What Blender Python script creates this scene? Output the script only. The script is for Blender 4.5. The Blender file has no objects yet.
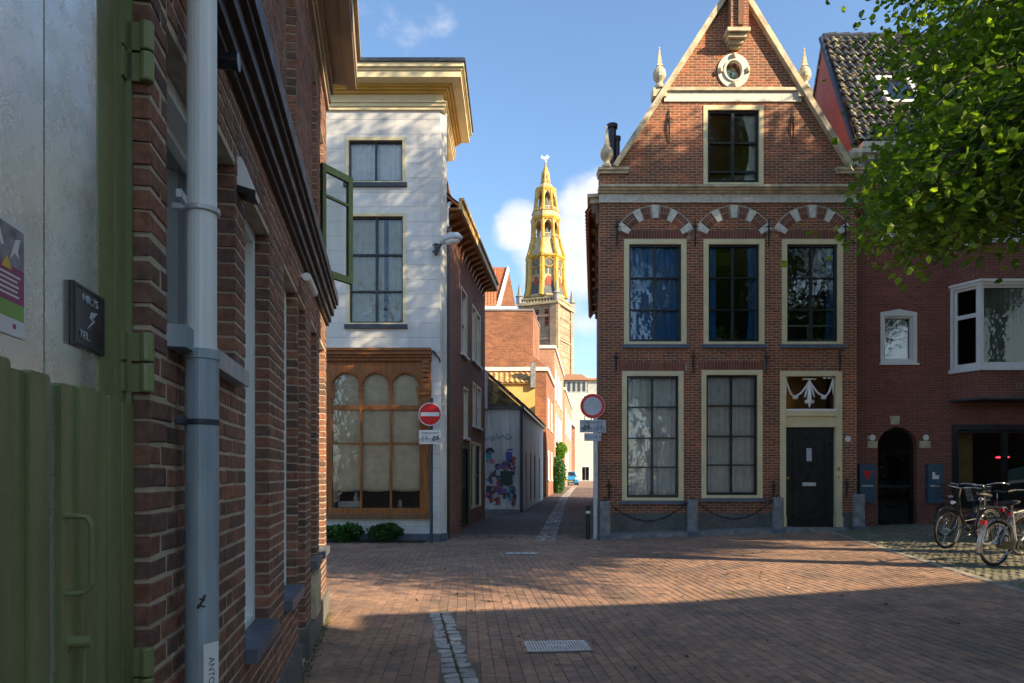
import bpy, bmesh, math, random
from mathutils import Vector, Matrix
from mathutils.geometry import tessellate_polygon
R = math.radians
random.seed(7)
SC = bpy.context.scene
COL = SC.collection
F = 683.0

# ------------------------------------------------------------------ camera, light, exposure
cam = bpy.data.objects.new('camera', bpy.data.cameras.new('camera'))
COL.objects.link(cam)
cam.location = (0, 0, 1.5)
cam.rotation_euler = (R(90), 0, 0)
cam.data.sensor_width = 36
cam.data.lens = 24
cam.data.shift_y = 0.1304
cam.data.clip_start = 0.05
cam.data.clip_end = 6000
SC.camera = cam

SUN_EL, SUN_AZ = 26.0, 120.0        # azimuth clockwise from +Y
w = bpy.data.worlds.new('World'); SC.world = w; w.use_nodes = True
nt = w.node_tree; nt.nodes.clear()
def wn(t, **k):
    n = nt.nodes.new(t)
    for a, b in k.items(): setattr(n, a, b)
    return n
sky = wn('ShaderNodeTexSky', sky_type='NISHITA', sun_disc=False)
sky.sun_elevation = R(SUN_EL); sky.sun_rotation = R(SUN_AZ)
sky.air_density = 1.0; sky.dust_density = 1.2; sky.ozone_density = 1.6
tc = wn('ShaderNodeTexCoord')
mp = wn('ShaderNodeMapping'); mp.inputs['Scale'].default_value = (1, 1, 1.5)
nt.links.new(tc.outputs['Generated'], mp.inputs[0])
no = wn('ShaderNodeTexNoise'); no.inputs['Scale'].default_value = 9; no.inputs['Detail'].default_value = 7; no.inputs['Roughness'].default_value = .55
nt.links.new(mp.outputs[0], no.inputs['Vector'])
def dirv(px, py):
    v = Vector(((px-512)/F, 1, (475-py)/F)); v.normalize(); return v
acc = None
for (px, py, rad, st) in ((592, 222, .095, 1.0), (518, 222, .055, .95), (560, 275, .10, .85), (470, 290, .08, .35), (650, 330, .25, .5), (300, 400, .3, .4)):
    d = wn('ShaderNodeVectorMath', operation='DISTANCE')
    d.inputs[1].default_value = dirv(px, py)
    nt.links.new(tc.outputs['Generated'], d.inputs[0])
    m = wn('ShaderNodeMapRange', interpolation_type='SMOOTHSTEP')
    m.inputs['From Min'].default_value = rad; m.inputs['From Max'].default_value = rad*.25
    m.inputs['To Min'].default_value = 0; m.inputs['To Max'].default_value = st
    nt.links.new(d.outputs['Value'], m.inputs['Value'])
    if acc is None: acc = m.outputs[0]
    else:
        mx = wn('ShaderNodeMath', operation='MAXIMUM'); nt.links.new(acc, mx.inputs[0]); nt.links.new(m.outputs[0], mx.inputs[1]); acc = mx.outputs[0]
am = wn('ShaderNodeMath', operation='MULTIPLY'); am.inputs[1].default_value = 2.0; nt.links.new(no.outputs[0], am.inputs[0])
ad = wn('ShaderNodeMath', operation='ADD'); nt.links.new(acc, ad.inputs[0]); nt.links.new(am.outputs[0], ad.inputs[1])
mr = wn('ShaderNodeMapRange', interpolation_type='SMOOTHSTEP')
mr.inputs['From Min'].default_value = 1.30; mr.inputs['From Max'].default_value = 1.95; mr.inputs['To Max'].default_value = .95
nt.links.new(ad.outputs[0], mr.inputs['Value'])
mix = wn('ShaderNodeMix', data_type='RGBA')
nt.links.new(mr.outputs[0], mix.inputs['Factor'])
tint = wn('ShaderNodeMix', data_type='RGBA', blend_type='MULTIPLY'); tint.inputs['Factor'].default_value = 1
tint.inputs[7].default_value = (.74, .84, .90, 1)
nt.links.new(sky.outputs[0], tint.inputs[6])
nt.links.new(tint.outputs[2], mix.inputs[6]); mix.inputs[7].default_value = (3.1, 3.15, 3.3, 1)
bg = wn('ShaderNodeBackground'); bg.inputs['Strength'].default_value = 0.122
ow = wn('ShaderNodeOutputWorld')
nt.links.new(mix.outputs[2], bg.inputs[0]); nt.links.new(bg.outputs[0], ow.inputs[0])

sl = bpy.data.lights.new('sun', 'SUN'); so = bpy.data.objects.new('sun', sl); COL.objects.link(so)
sl.energy = 4.6; sl.angle = R(.5); sl.color = (1, .79, .52)
sd = Vector((math.sin(R(SUN_AZ))*math.cos(R(SUN_EL)), math.cos(R(SUN_AZ))*math.cos(R(SUN_EL)), math.sin(R(SUN_EL))))
so.rotation_euler = (-sd).to_track_quat('-Z', 'Y').to_euler()
SC.view_settings.view_transform = 'Standard'; SC.view_settings.look = 'None'
SC.view_settings.gamma = 1; SC.view_settings.exposure = 1.45
SC.view_settings.use_curve_mapping = False

# ------------------------------------------------------------------ node helper and materials
class NT:
    def __init__(s, name):
        s.m = bpy.data.materials.new(name); s.m.use_nodes = True
        s.t = s.m.node_tree; s.t.nodes.clear()
        s.out = s.n('ShaderNodeOutputMaterial')
        s.p = s.n('ShaderNodeBsdfPrincipled'); s.l(s.p.outputs[0], s.out.inputs[0])
    def n(s, ty, **k):
        n = s.t.nodes.new(ty)
        for a, b in k.items(): setattr(n, a, b)
        return n
    def l(s, a, b): s.t.links.new(a, b)
    def pos(s): return s.n('ShaderNodeNewGeometry').outputs['Position']
    def noise(s, scale, detail=4, vec=None, rough=.55):
        n = s.n('ShaderNodeTexNoise'); n.inputs['Scale'].default_value = scale; n.inputs['Detail'].default_value = detail; n.inputs['Roughness'].default_value = rough
        s.l(vec if vec is not None else s.pos(), n.inputs['Vector']); return n.outputs[0]
    def ramp(s, f, a, b, c=0, d=1):
        m = s.n('ShaderNodeMapRange'); s.l(f, m.inputs['Value'])
        for i, v in zip(('From Min', 'From Max', 'To Min', 'To Max'), (a, b, c, d)): m.inputs[i].default_value = v
        return m.outputs[0]
    def math(s, op, a, b=None):
        m = s.n('ShaderNodeMath', operation=op)
        for i, v in enumerate((a, b)):
            if v is None: continue
            if isinstance(v, (int, float)): m.inputs[i].default_value = v
            else: s.l(v, m.inputs[i])
        return m.outputs[0]
    def mix(s, f, a, b, mode='MIX'):
        m = s.n('ShaderNodeMix', data_type='RGBA', blend_type=mode)
        for sock, v in ((m.inputs['Factor'], f), (m.inputs[6], a), (m.inputs[7], b)):
            if isinstance(v, (int, float)): sock.default_value = v
            elif isinstance(v, tuple): sock.default_value = (*v[:3], 1)
            else: s.l(v, sock)
        return m.outputs[2]
    def bump(s, h, strength=.3, dist=.01):
        b = s.n('ShaderNodeBump'); b.inputs['Strength'].default_value = strength; b.inputs['Distance'].default_value = dist
        s.l(h, b.inputs['Height']); s.l(b.outputs[0], s.p.inputs['Normal'])
    def col(s, c):
        if isinstance(c, tuple): s.p.inputs['Base Color'].default_value = (*c[:3], 1)
        else: s.l(c, s.p.inputs['Base Color'])
    def gray(s, f):
        c = s.n('ShaderNodeCombineColor'); 
        for i in range(3): s.l(f, c.inputs[i])
        return c.outputs[0]
    def walluv(s):
        g = s.n('ShaderNodeNewGeometry'); a = s.n('ShaderNodeSeparateXYZ'); b = s.n('ShaderNodeSeparateXYZ')
        s.l(g.outputs['Position'], a.inputs[0]); s.l(g.outputs['True Normal'], b.inputs[0])
        u = s.math('SUBTRACT', s.math('MULTIPLY', a.outputs[1], b.outputs[0]), s.math('MULTIPLY', a.outputs[0], b.outputs[1]))
        c = s.n('ShaderNodeCombineXYZ'); s.l(u, c.inputs[0]); s.l(a.outputs[2], c.inputs[1]); return c.outputs[0]

def brickmat(name, c1, c2, mortar, bw=.21, bh=.0625, ms=.0055, rough=.85, stain=.35, third=None, uv=True, smooth=.15):
    m = NT(name)
    vec = m.walluv() if uv else m.pos()
    wob = m.n('ShaderNodeVectorMath', operation='ADD'); 
    nz = m.n('ShaderNodeTexNoise'); nz.inputs['Scale'].default_value = 9; nz.inputs['Detail'].default_value = 1
    m.l(m.pos(), nz.inputs['Vector'])
    sc = m.n('ShaderNodeVectorMath', operation='SCALE'); sc.inputs['Scale'].default_value = .008
    m.l(nz.outputs['Color'], sc.inputs[0]); m.l(vec, wob.inputs[0]); m.l(sc.outputs[0], wob.inputs[1])
    b = m.n('ShaderNodeTexBrick', offset=.5); m.l(wob.outputs[0], b.inputs['Vector'])
    b.inputs['Scale'].default_value = 1; b.inputs['Brick Width'].default_value = bw; b.inputs['Row Height'].default_value = bh
    b.inputs['Mortar Size'].default_value = ms; b.inputs['Mortar Smooth'].default_value = smooth; b.inputs['Bias'].default_value = 0
    b.inputs['Color1'].default_value = (*c1, 1); b.inputs['Color2'].default_value = (*c2, 1); b.inputs['Mortar'].default_value = (*mortar, 1)
    c = b.outputs['Color']
    # patches of differently burnt brick
    f = m.ramp(m.noise(1.7, 6), .40, .60)
    t = third or tuple(x*.55 for x in c1)
    c2_ = m.mix(m.math('MULTIPLY', f, m.math('SUBTRACT', 1.0, b.outputs['Fac'])), c, m.mix(.5, c, t))
    g = m.gray(m.ramp(m.noise(26, 5), .3, .7, 1-stain, 1+stain*.5))
    c3 = m.mix(1.0, c2_, g, 'MULTIPLY')
    g2 = m.gray(m.ramp(m.noise(.55, 6), .3, .7, 1-stain*.7, 1+stain*.25))
    m.col(m.mix(1.0, c3, g2, 'MULTIPLY'))
    m.p.inputs['Roughness'].default_value = rough
    h = m.math('ADD', m.math('MULTIPLY', b.outputs['Fac'], -1.0), m.math('MULTIPLY', m.noise(70, 3), .35))
    m.bump(h, .7, .008)
    return m.m

def paint(name, c, rough=.5, var=.15, scale=3.0, metal=0.0, bump=.1, bscale=40, dirt=None, streak=False):
    m = NT(name)
    vec = None
    if streak:
        mp_ = m.n('ShaderNodeMapping'); mp_.inputs['Scale'].default_value = (1, 1, .12); m.l(m.pos(), mp_.inputs[0]); vec = mp_.outputs[0]
    f = m.noise(scale, 6, vec)
    g = m.gray(m.ramp(f, .3, .7, 1-var, 1+var*.6))
    cc = m.mix(1.0, c, g, 'MULTIPLY')
    if dirt is not None:
        cc = m.mix(m.ramp(m.noise(scale*2.3, 7, vec), .52, .75, 0, .7), cc, dirt)
    m.col(cc)
    m.l(m.ramp(m.noise(scale*3, 3), .3, .7, rough*.8, min(1, rough*1.2)), m.p.inputs['Roughness'])
    m.p.inputs['Metallic'].default_value = metal
    m.bump(m.noise(bscale, 4), bump, .004)
    return m.m

def island(name, cols, rough=.85, var=.25, nscale=40, bump=.4, moss=None):
    m = NT(name)
    g = m.n('ShaderNodeNewGeometry')
    cr = m.n('ShaderNodeValToRGB'); m.l(g.outputs['Random Per Island'], cr.inputs[0])
    el = cr.color_ramp.elements
    while len(el) < len(cols): el.new(.5)
    for i, c in enumerate(cols): el[i].position = i/(len(cols)-1); el[i].color = (*c, 1)
    c = m.mix(1.0, cr.outputs[0], m.gray(m.ramp(m.noise(nscale, 5), .3, .7, 1-var, 1+var*.5)), 'MULTIPLY')
    c = m.mix(1.0, c, m.gray(m.ramp(m.noise(.6, 7), .35, .65, .74, 1.14)), 'MULTIPLY')
    if moss: c = m.mix(m.ramp(m.noise(1.7, 8), .5, .7, 0, .8), c, moss)
    m.col(c); m.p.inputs['Roughness'].default_value = rough
    m.bump(m.noise(nscale*2, 5), bump, .004)
    return m.m

def glass(name, tint=(.82, .86, .84), refl=1.0, wob=.25):
    m = NT(name); m.t.nodes.remove(m.p)
    tr = m.n('ShaderNodeBsdfTransparent'); tr.inputs[0].default_value = (*tint, 1)
    gl = m.n('ShaderNodeBsdfGlossy'); gl.inputs['Roughness'].default_value = .015; gl.inputs[0].default_value = (.95, .97, 1, 1)
    fr = m.n('ShaderNodeFresnel'); fr.inputs['IOR'].default_value = 1.75
    b = m.n('ShaderNodeBump'); b.inputs['Strength'].default_value = wob; b.inputs['Distance'].default_value = .02
    m.l(m.noise(3.5, 2), b.inputs['Height']); m.l(b.outputs[0], gl.inputs['Normal'])
    mx = m.n('ShaderNodeMixShader'); m.l(m.math('MULTIPLY', fr.outputs[0], refl), mx.inputs[0])
    m.l(tr.outputs[0], mx.inputs[1]); m.l(gl.outputs[0], mx.inputs[2]); m.l(mx.outputs[0], m.out.inputs[0])
    return m.m

def cloth(name, c, rough=.9, tr=.25):
    m = NT(name); m.col(m.mix(1.0, c, m.gray(m.ramp(m.noise(6, 4), .3, .7, .85, 1.1)), 'MULTIPLY')); m.p.inputs['Roughness'].default_value = rough
    t = m.n('ShaderNodeBsdfTranslucent'); t.inputs[0].default_value = (*c, 1)
    mx = m.n('ShaderNodeMixShader'); mx.inputs[0].default_value = tr
    m.l(m.p.outputs[0], mx.inputs[1]); m.l(t.outputs[0], mx.inputs[2]); m.l(mx.outputs[0], m.out.inputs[0])
    return m.m

def leafmat(name, a, b, c, tr=.35):
    m = NT(name); g = m.n('ShaderNodeNewGeometry')
    cr = m.n('ShaderNodeValToRGB'); m.l(g.outputs['Random Per Island'], cr.inputs[0])
    e = cr.color_ramp.elements; e[0].color = (*a, 1); e[1].color = (*c, 1); k = e.new(.55); k.color = (*b, 1)
    col = m.mix(1.0, cr.outputs[0], m.gray(m.ramp(m.noise(.8, 3), .35, .65, .75, 1.2)), 'MULTIPLY')
    m.col(col); m.p.inputs['Roughness'].default_value = .42
    t = m.n('ShaderNodeBsdfTranslucent'); m.l(m.mix(1.0, col, (1.5, 1.6, .6), 'MULTIPLY'), t.inputs[0])
    mx = m.n('ShaderNodeMixShader'); mx.inputs[0].default_value = tr
    m.l(m.p.outputs[0], mx.inputs[1]); m.l(t.outputs[0], mx.inputs[2]); m.l(mx.outputs[0], m.out.inputs[0])
    return m.m

def tilemat(name, base, lichen, amt=.5, rough=.55, lsc=7):
    m = NT(name)
    c = m.mix(1.0, base, m.gray(m.ramp(m.noise(4, 4), .3, .7, .7, 1.25)), 'MULTIPLY')
    f = m.ramp(m.noise(lsc, 7, rough=.7), .62-amt*.22, .72-amt*.2)
    m.col(m.mix(m.math('MULTIPLY', f, .9), c, lichen)); m.p.inputs['Roughness'].default_value = rough
    m.bump(m.noise(60, 4), .3, .004); return m.m

def wood(name, c, rough=.45, sc=(30, 30, 2.5)):
    m = NT(name); mp_ = m.n('ShaderNodeMapping'); mp_.inputs['Scale'].default_value = sc; m.l(m.pos(), mp_.inputs[0])
    f = m.noise(1.0, 6, mp_.outputs[0]); m.col(m.mix(m.ramp(f, .35, .65), tuple(x*.55 for x in c), tuple(x*1.15 for x in c)))
    m.p.inputs['Roughness'].default_value = rough; m.bump(f, .15, .003); return m.m

def emis(name, c, s):
    m = NT(name); m.col((.02, .02, .02)); m.p.inputs['Emission Color'].default_value = (*c, 1); m.p.inputs['Emission Strength'].default_value = s; return m.m

M = {}
M['gable_brick'] = brickmat('gable_brick', (.44, .12, .042), (.19, .062, .032), (.52, .41, .28), ms=.0064, third=(.12, .06, .045))
M['corner_brick'] = brickmat('corner_brick', (.34, .10, .07), (.22, .068, .05), (.30, .21, .17), ms=.005, stain=.25)
M['bay_brick'] = brickmat('bay_brick', (.30, .105, .075), (.23, .08, .06), (.36, .26, .2), ms=.004, stain=.25)
M['alley_brick'] = brickmat('alley_brick', (.36, .14, .09), (.25, .10, .07), (.34, .25, .19), stain=.35)
M['orange_brick'] = brickmat('orange_brick', (.40, .15, .065), (.22, .075, .04), (.33, .22, .14), bw=.30, bh=.1, ms=.009, stain=.5)
M['pink_brick'] = brickmat('pink_brick', (.46, .22, .14), (.33, .14, .09), (.5, .38, .28), bw=.3, bh=.1, ms=.01, stain=.2)
M['tower_brick'] = brickmat('tower_brick', (.36, .25, .17), (.28, .19, .13), (.46, .36, .25), bw=.6, bh=.4, ms=.05, stain=.5)
M['plain_brick'] = brickmat('plain_brick', (.30, .16, .11), (.24, .12, .085), (.35, .3, .25))
M['near_brick'] = island('near_brick', [(.10, .062, .048), (.21, .098, .065), (.26, .11, .066), (.15, .088, .066), (.31, .125, .07), (.18, .092, .066), (.12, .07, .055)], .82, .45, 30, .6)
M['near_mortar'] = paint('near_mortar', (.46, .39, .29), .95, .3, 8, bump=.5, bscale=90)
M['arch_brick'] = island('arch_brick', [(.13, .045, .03), (.24, .08, .045), (.18, .058, .036)])
M['mortar'] = paint('mortar', (.30, .25, .20), .9)
M['cream'] = paint('cream', (.70, .60, .36), .5, .12, 3)
M['ochre'] = paint('ochre', (.62, .42, .11), .45, .15, 2)
M['stone_cream'] = paint('stone_cream', (.56, .48, .33), .8, .4, 4, dirt=(.22, .19, .13), bump=.4)
M['stone_white'] = paint('stone_white', (.66, .64, .57), .75, .2, 9, dirt=(.3, .28, .22), bump=.3)
M['stone_grey'] = paint('stone_grey', (.23, .235, .24), .8, .4, 5, dirt=(.09, .09, .08), bump=.5)
M['bluestone'] = paint('bluestone', (.10, .125, .165), .5, .25, 5)
M['plinth'] = paint('plinth', (.13, .13, .12), .85, .35, 4, dirt=(.1, .1, .08), bump=.5)
M['black_paint'] = paint('black_paint', (.012, .014, .015), .32, .1, 2, bump=.015)
M['dark_green'] = paint('dark_green', (.008, .02, .013), .5, .3, 6)
M['iron'] = paint('iron', (.015, .015, .017), .6, .4, 10, bump=.4)
M['white_board'] = None
M['white_paint'] = paint('white_paint', (.74, .76, .76), .45, .12, 3, dirt=(.5, .52, .5), streak=True)
M['off_white'] = paint('off_white', (.74, .78, .76), .4, .15, 5, streak=True)
M['grime_white'] = paint('grime_white', (.68, .68, .64), .7, .3, 2.5, dirt=(.24, .25, .22), bump=.4, streak=True)
M['zinc'] = paint('zinc', (.34, .42, .47), .5, .4, 9, .2, dirt=(.42, .44, .42), bump=.3, streak=True)
M['galv'] = paint('galv', (.55, .57, .58), .5, .2, 12, .25)
M['steel_dark'] = paint('steel_dark', (.05, .06, .075), .45, .25, 8, .3)
M['brown_cornice'] = paint('brown_cornice', (.022, .017, .015), .5, .35, 5)
M['beige_gutter'] = paint('beige_gutter', (.34, .27, .19), .5, .2, 3, streak=True)
M['oak'] = wood('oak', (.30, .105, .018))
M['brownwood'] = wood('brownwood', (.20, .09, .035))
M['green_door'] = paint('green_door', (.19, .22, .09), .4, .35, 7, bump=.3, bscale=120, dirt=(.13, .145, .07), streak=True)
M['glass'] = glass('glass', (.93, .95, .94), 1.3, .5)
M['glass_bay'] = glass('glass_bay', (.7, .75, .72), .35)
M['glass_dark'] = glass('glass_dark', (.35, .4, .38), 1.15)
M['lace'] = cloth('lace', (.86, .86, .84), tr=.05)
M['lace_warm'] = cloth('lace_warm', (.80, .72, .52))
M['blue_cloth'] = cloth('blue_cloth', (.05, .28, .66))
M['roman'] = cloth('roman', (.92, .82, .64), tr=.02)
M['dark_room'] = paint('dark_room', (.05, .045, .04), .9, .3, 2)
M['floor_wood'] = paint('floor_wood', (.12, .08, .05), .6, .3, 2)
M['orange_tile'] = tilemat('orange_tile', (.38, .12, .05), (.22, .11, .06), .45, .7)
M['moss_tile'] = tilemat('moss_tile', (.13, .07, .035), (.42, .30, .10), .6, .7, 4)
M['yellow_tile'] = tilemat('yellow_tile', (.40, .22, .08), (.55, .42, .16), .6, .7, 3)
M['black_tile'] = tilemat('black_tile', (.035, .033, .032), (.50, .45, .24), .5, .45, 6.0)
M['brown_tile'] = tilemat('brown_tile', (.32, .15, .07), (.3, .2, .1), .4, .7)
M['render_yellow'] = paint('render_yellow', (.60, .38, .12), .8, .15, 2)
M['render_white'] = paint('render_white', (.52, .48, .42), .8, .1, 1.5)
M['render_grey'] = paint('render_grey', (.30, .33, .33), .8, .2, 2)
M['white'] = paint('white', (.78, .78, .76), .5, .08, 3)
M['red_sign'] = paint('red_sign', (.62, .012, .014), .4, .1, 4)
M['sign_grey'] = paint('sign_grey', (.46, .50, .56), .5, .12, 9)
M['ink'] = paint('ink', (.03, .03, .035), .6, .1, 5)
M['gold_paint'] = paint('gold_paint', (.48, .29, .035), .5, .35, .8, dirt=(.16, .12, .05))
M['tower_cream'] = paint('tower_cream', (.46, .38, .22), .6, .4, .7, dirt=(.14, .12, .08))
M['slate'] = paint('slate', (.09, .10, .11), .6, .3, 1)
M['shutter_red'] = paint('shutter_red', (.28, .05, .025), .6, .1, 1)
M['bark'] = paint('bark', (.07, .055, .04), .9, .4, 8, bump=.8)
M['rubber'] = paint('rubber', (.012, .012, .012), .7, .2, 9)
M['chrome'] = paint('chrome', (.5, .5, .5), .22, .15, 9, .9)
M['silver_frame'] = paint('silver_frame', (.42, .41, .39), .35, .15, 9, .5)
M['black_frame'] = paint('black_frame', (.012, .013, .016), .3, .15, 9)
M['red_plastic'] = paint('red_plastic', (.5, .01, .008), .25, .1, 9)
M['saddle'] = paint('saddle', (.018, .016, .015), .6, .2, 9)
M['car_blue'] = paint('car_blue', (.02, .19, .42), .25, .05, 2)
M['blue_box'] = paint('blue_box', (.045, .10, .15), .4, .2, 5)
M['hall_wall'] = paint('hall_wall', (.55, .48, .32), .8)
M['soil'] = paint('soil', (.03, .025, .018), .95, .3, 9, bump=.8)
M['leaf_tree'] = leafmat('leaf_tree', (.055, .11, .014), (.11, .185, .022), (.23, .32, .035), .58)
M['leaf_shrub'] = leafmat('leaf_shrub', (.015, .06, .01), (.03, .11, .015), (.06, .16, .03), .25)
M['leaf_bright'] = leafmat('leaf_bright', (.07, .17, .012), (.11, .24, .018), (.17, .32, .025), .4)
M['leaf_dry'] = leafmat('leaf_dry', (.16, .10, .03), (.22, .16, .04), (.10, .12, .03), .1)
M['grey_blind'] = paint('grey_blind', (.20, .22, .19), .7, .08, 2)
M['neon'] = emis('neon', (1, .03, .06), 2.5)
M['warm_lamp'] = emis('warm_lamp', (1, .45, .12), 3.0)
M['headlamp'] = paint('headlamp', (.7, .7, .7), .15, .05, 3)
M['yellow_panel'] = paint('yellow_panel', (.35, .24, .05), .6, .3, 3)
M['teal_panel'] = paint('teal_panel', (.06, .22, .24), .6, .3, 3)
M['grass'] = leafmat('moss_leaf', (.03, .06, .01), (.05, .09, .015), (.07, .1, .02), .2)

# white clapboard: horizontal boards read from the height
m = NT('white_board')
g = m.n('ShaderNodeNewGeometry'); s_ = m.n('ShaderNodeSeparateXYZ'); m.l(g.outputs['Position'], s_.inputs[0])
uu = m.walluv()
b = m.n('ShaderNodeTexBrick', offset=.37); m.l(uu, b.inputs['Vector'])
b.inputs['Scale'].default_value = 1; b.inputs['Brick Width'].default_value = 3.7; b.inputs['Row Height'].default_value = .33; b.inputs['Mortar Size'].default_value = .004; b.inputs['Mortar Smooth'].default_value = .2
b.inputs['Color1'].default_value = (.68, .67, .64, 1); b.inputs['Color2'].default_value = (.63, .625, .60, 1); b.inputs['Mortar'].default_value = (.3, .3, .29, 1)
mp_ = m.n('ShaderNodeMapping'); mp_.inputs['Scale'].default_value = (1, 1, .15); m.l(m.pos(), mp_.inputs[0])
st = m.noise(2.2, 7, mp_.outputs[0])
c = m.mix(m.ramp(st, .42, .72, 0, .7), b.outputs['Color'], (.40, .41, .40)); m.col(c); m.p.inputs['Roughness'].default_value = .5
m.bump(m.math('ADD', m.math('MULTIPLY', b.outputs['Fac'], -1), m.math('MULTIPLY', m.noise(12, 3), .2)), .6, .01)
M['white_board'] = m.m

# upper door sheets: crackled glossy lacquer, sky glare painted into the pale colour
m = NT('sky_glare_lacquer')
vo = m.n('ShaderNodeTexVoronoi', feature='DISTANCE_TO_EDGE'); vo.inputs['Scale'].default_value = 130; m.l(m.pos(), vo.inputs['Vector'])
cr = m.ramp(vo.outputs['Distance'], .0, .12)
mq = m.n('ShaderNodeMapping'); mq.inputs['Scale'].default_value = (1, 1, .35); m.l(m.pos(), mq.inputs[0])
f = m.ramp(m.noise(3, 5, mq.outputs[0]), .35, .65)
cc = m.mix(f, (.62, .70, .64), (.84, .92, .94)); cc = m.mix(m.math('MULTIPLY', m.math('SUBTRACT', 1, cr), m.ramp(m.noise(9, 4), .5, .68, 0, .5)), cc, (.16, .20, .14))
m.col(cc); m.p.inputs['Metallic'].default_value = .85; m.l(m.ramp(m.noise(14, 4), .3, .7, .18, .32), m.p.inputs['Roughness'])
m.bump(m.math('ADD', cr, m.noise(50, 4)), .10, .002)
M['sky_glare_lacquer'] = m.m

M['dark_green'].node_tree.nodes['Principled BSDF'].inputs['Specular IOR Level'].default_value = .12
# ------------------------------------------------------------------ mesh helpers
class Fr:
    """wall frame: origin (x,y), horizontal direction, outward normal to its right"""
    def __init__(s, x, y, dx=1.0, dy=0.0):
        l = math.hypot(dx, dy); s.o = (x, y); s.d = (dx/l, dy/l); s.n = (s.d[1], -s.d[0])
    def pt(s, u, v, d=0.0): return (s.o[0]+s.d[0]*u+s.n[0]*d, s.o[1]+s.d[1]*u+s.n[1]*d, v)

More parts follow.
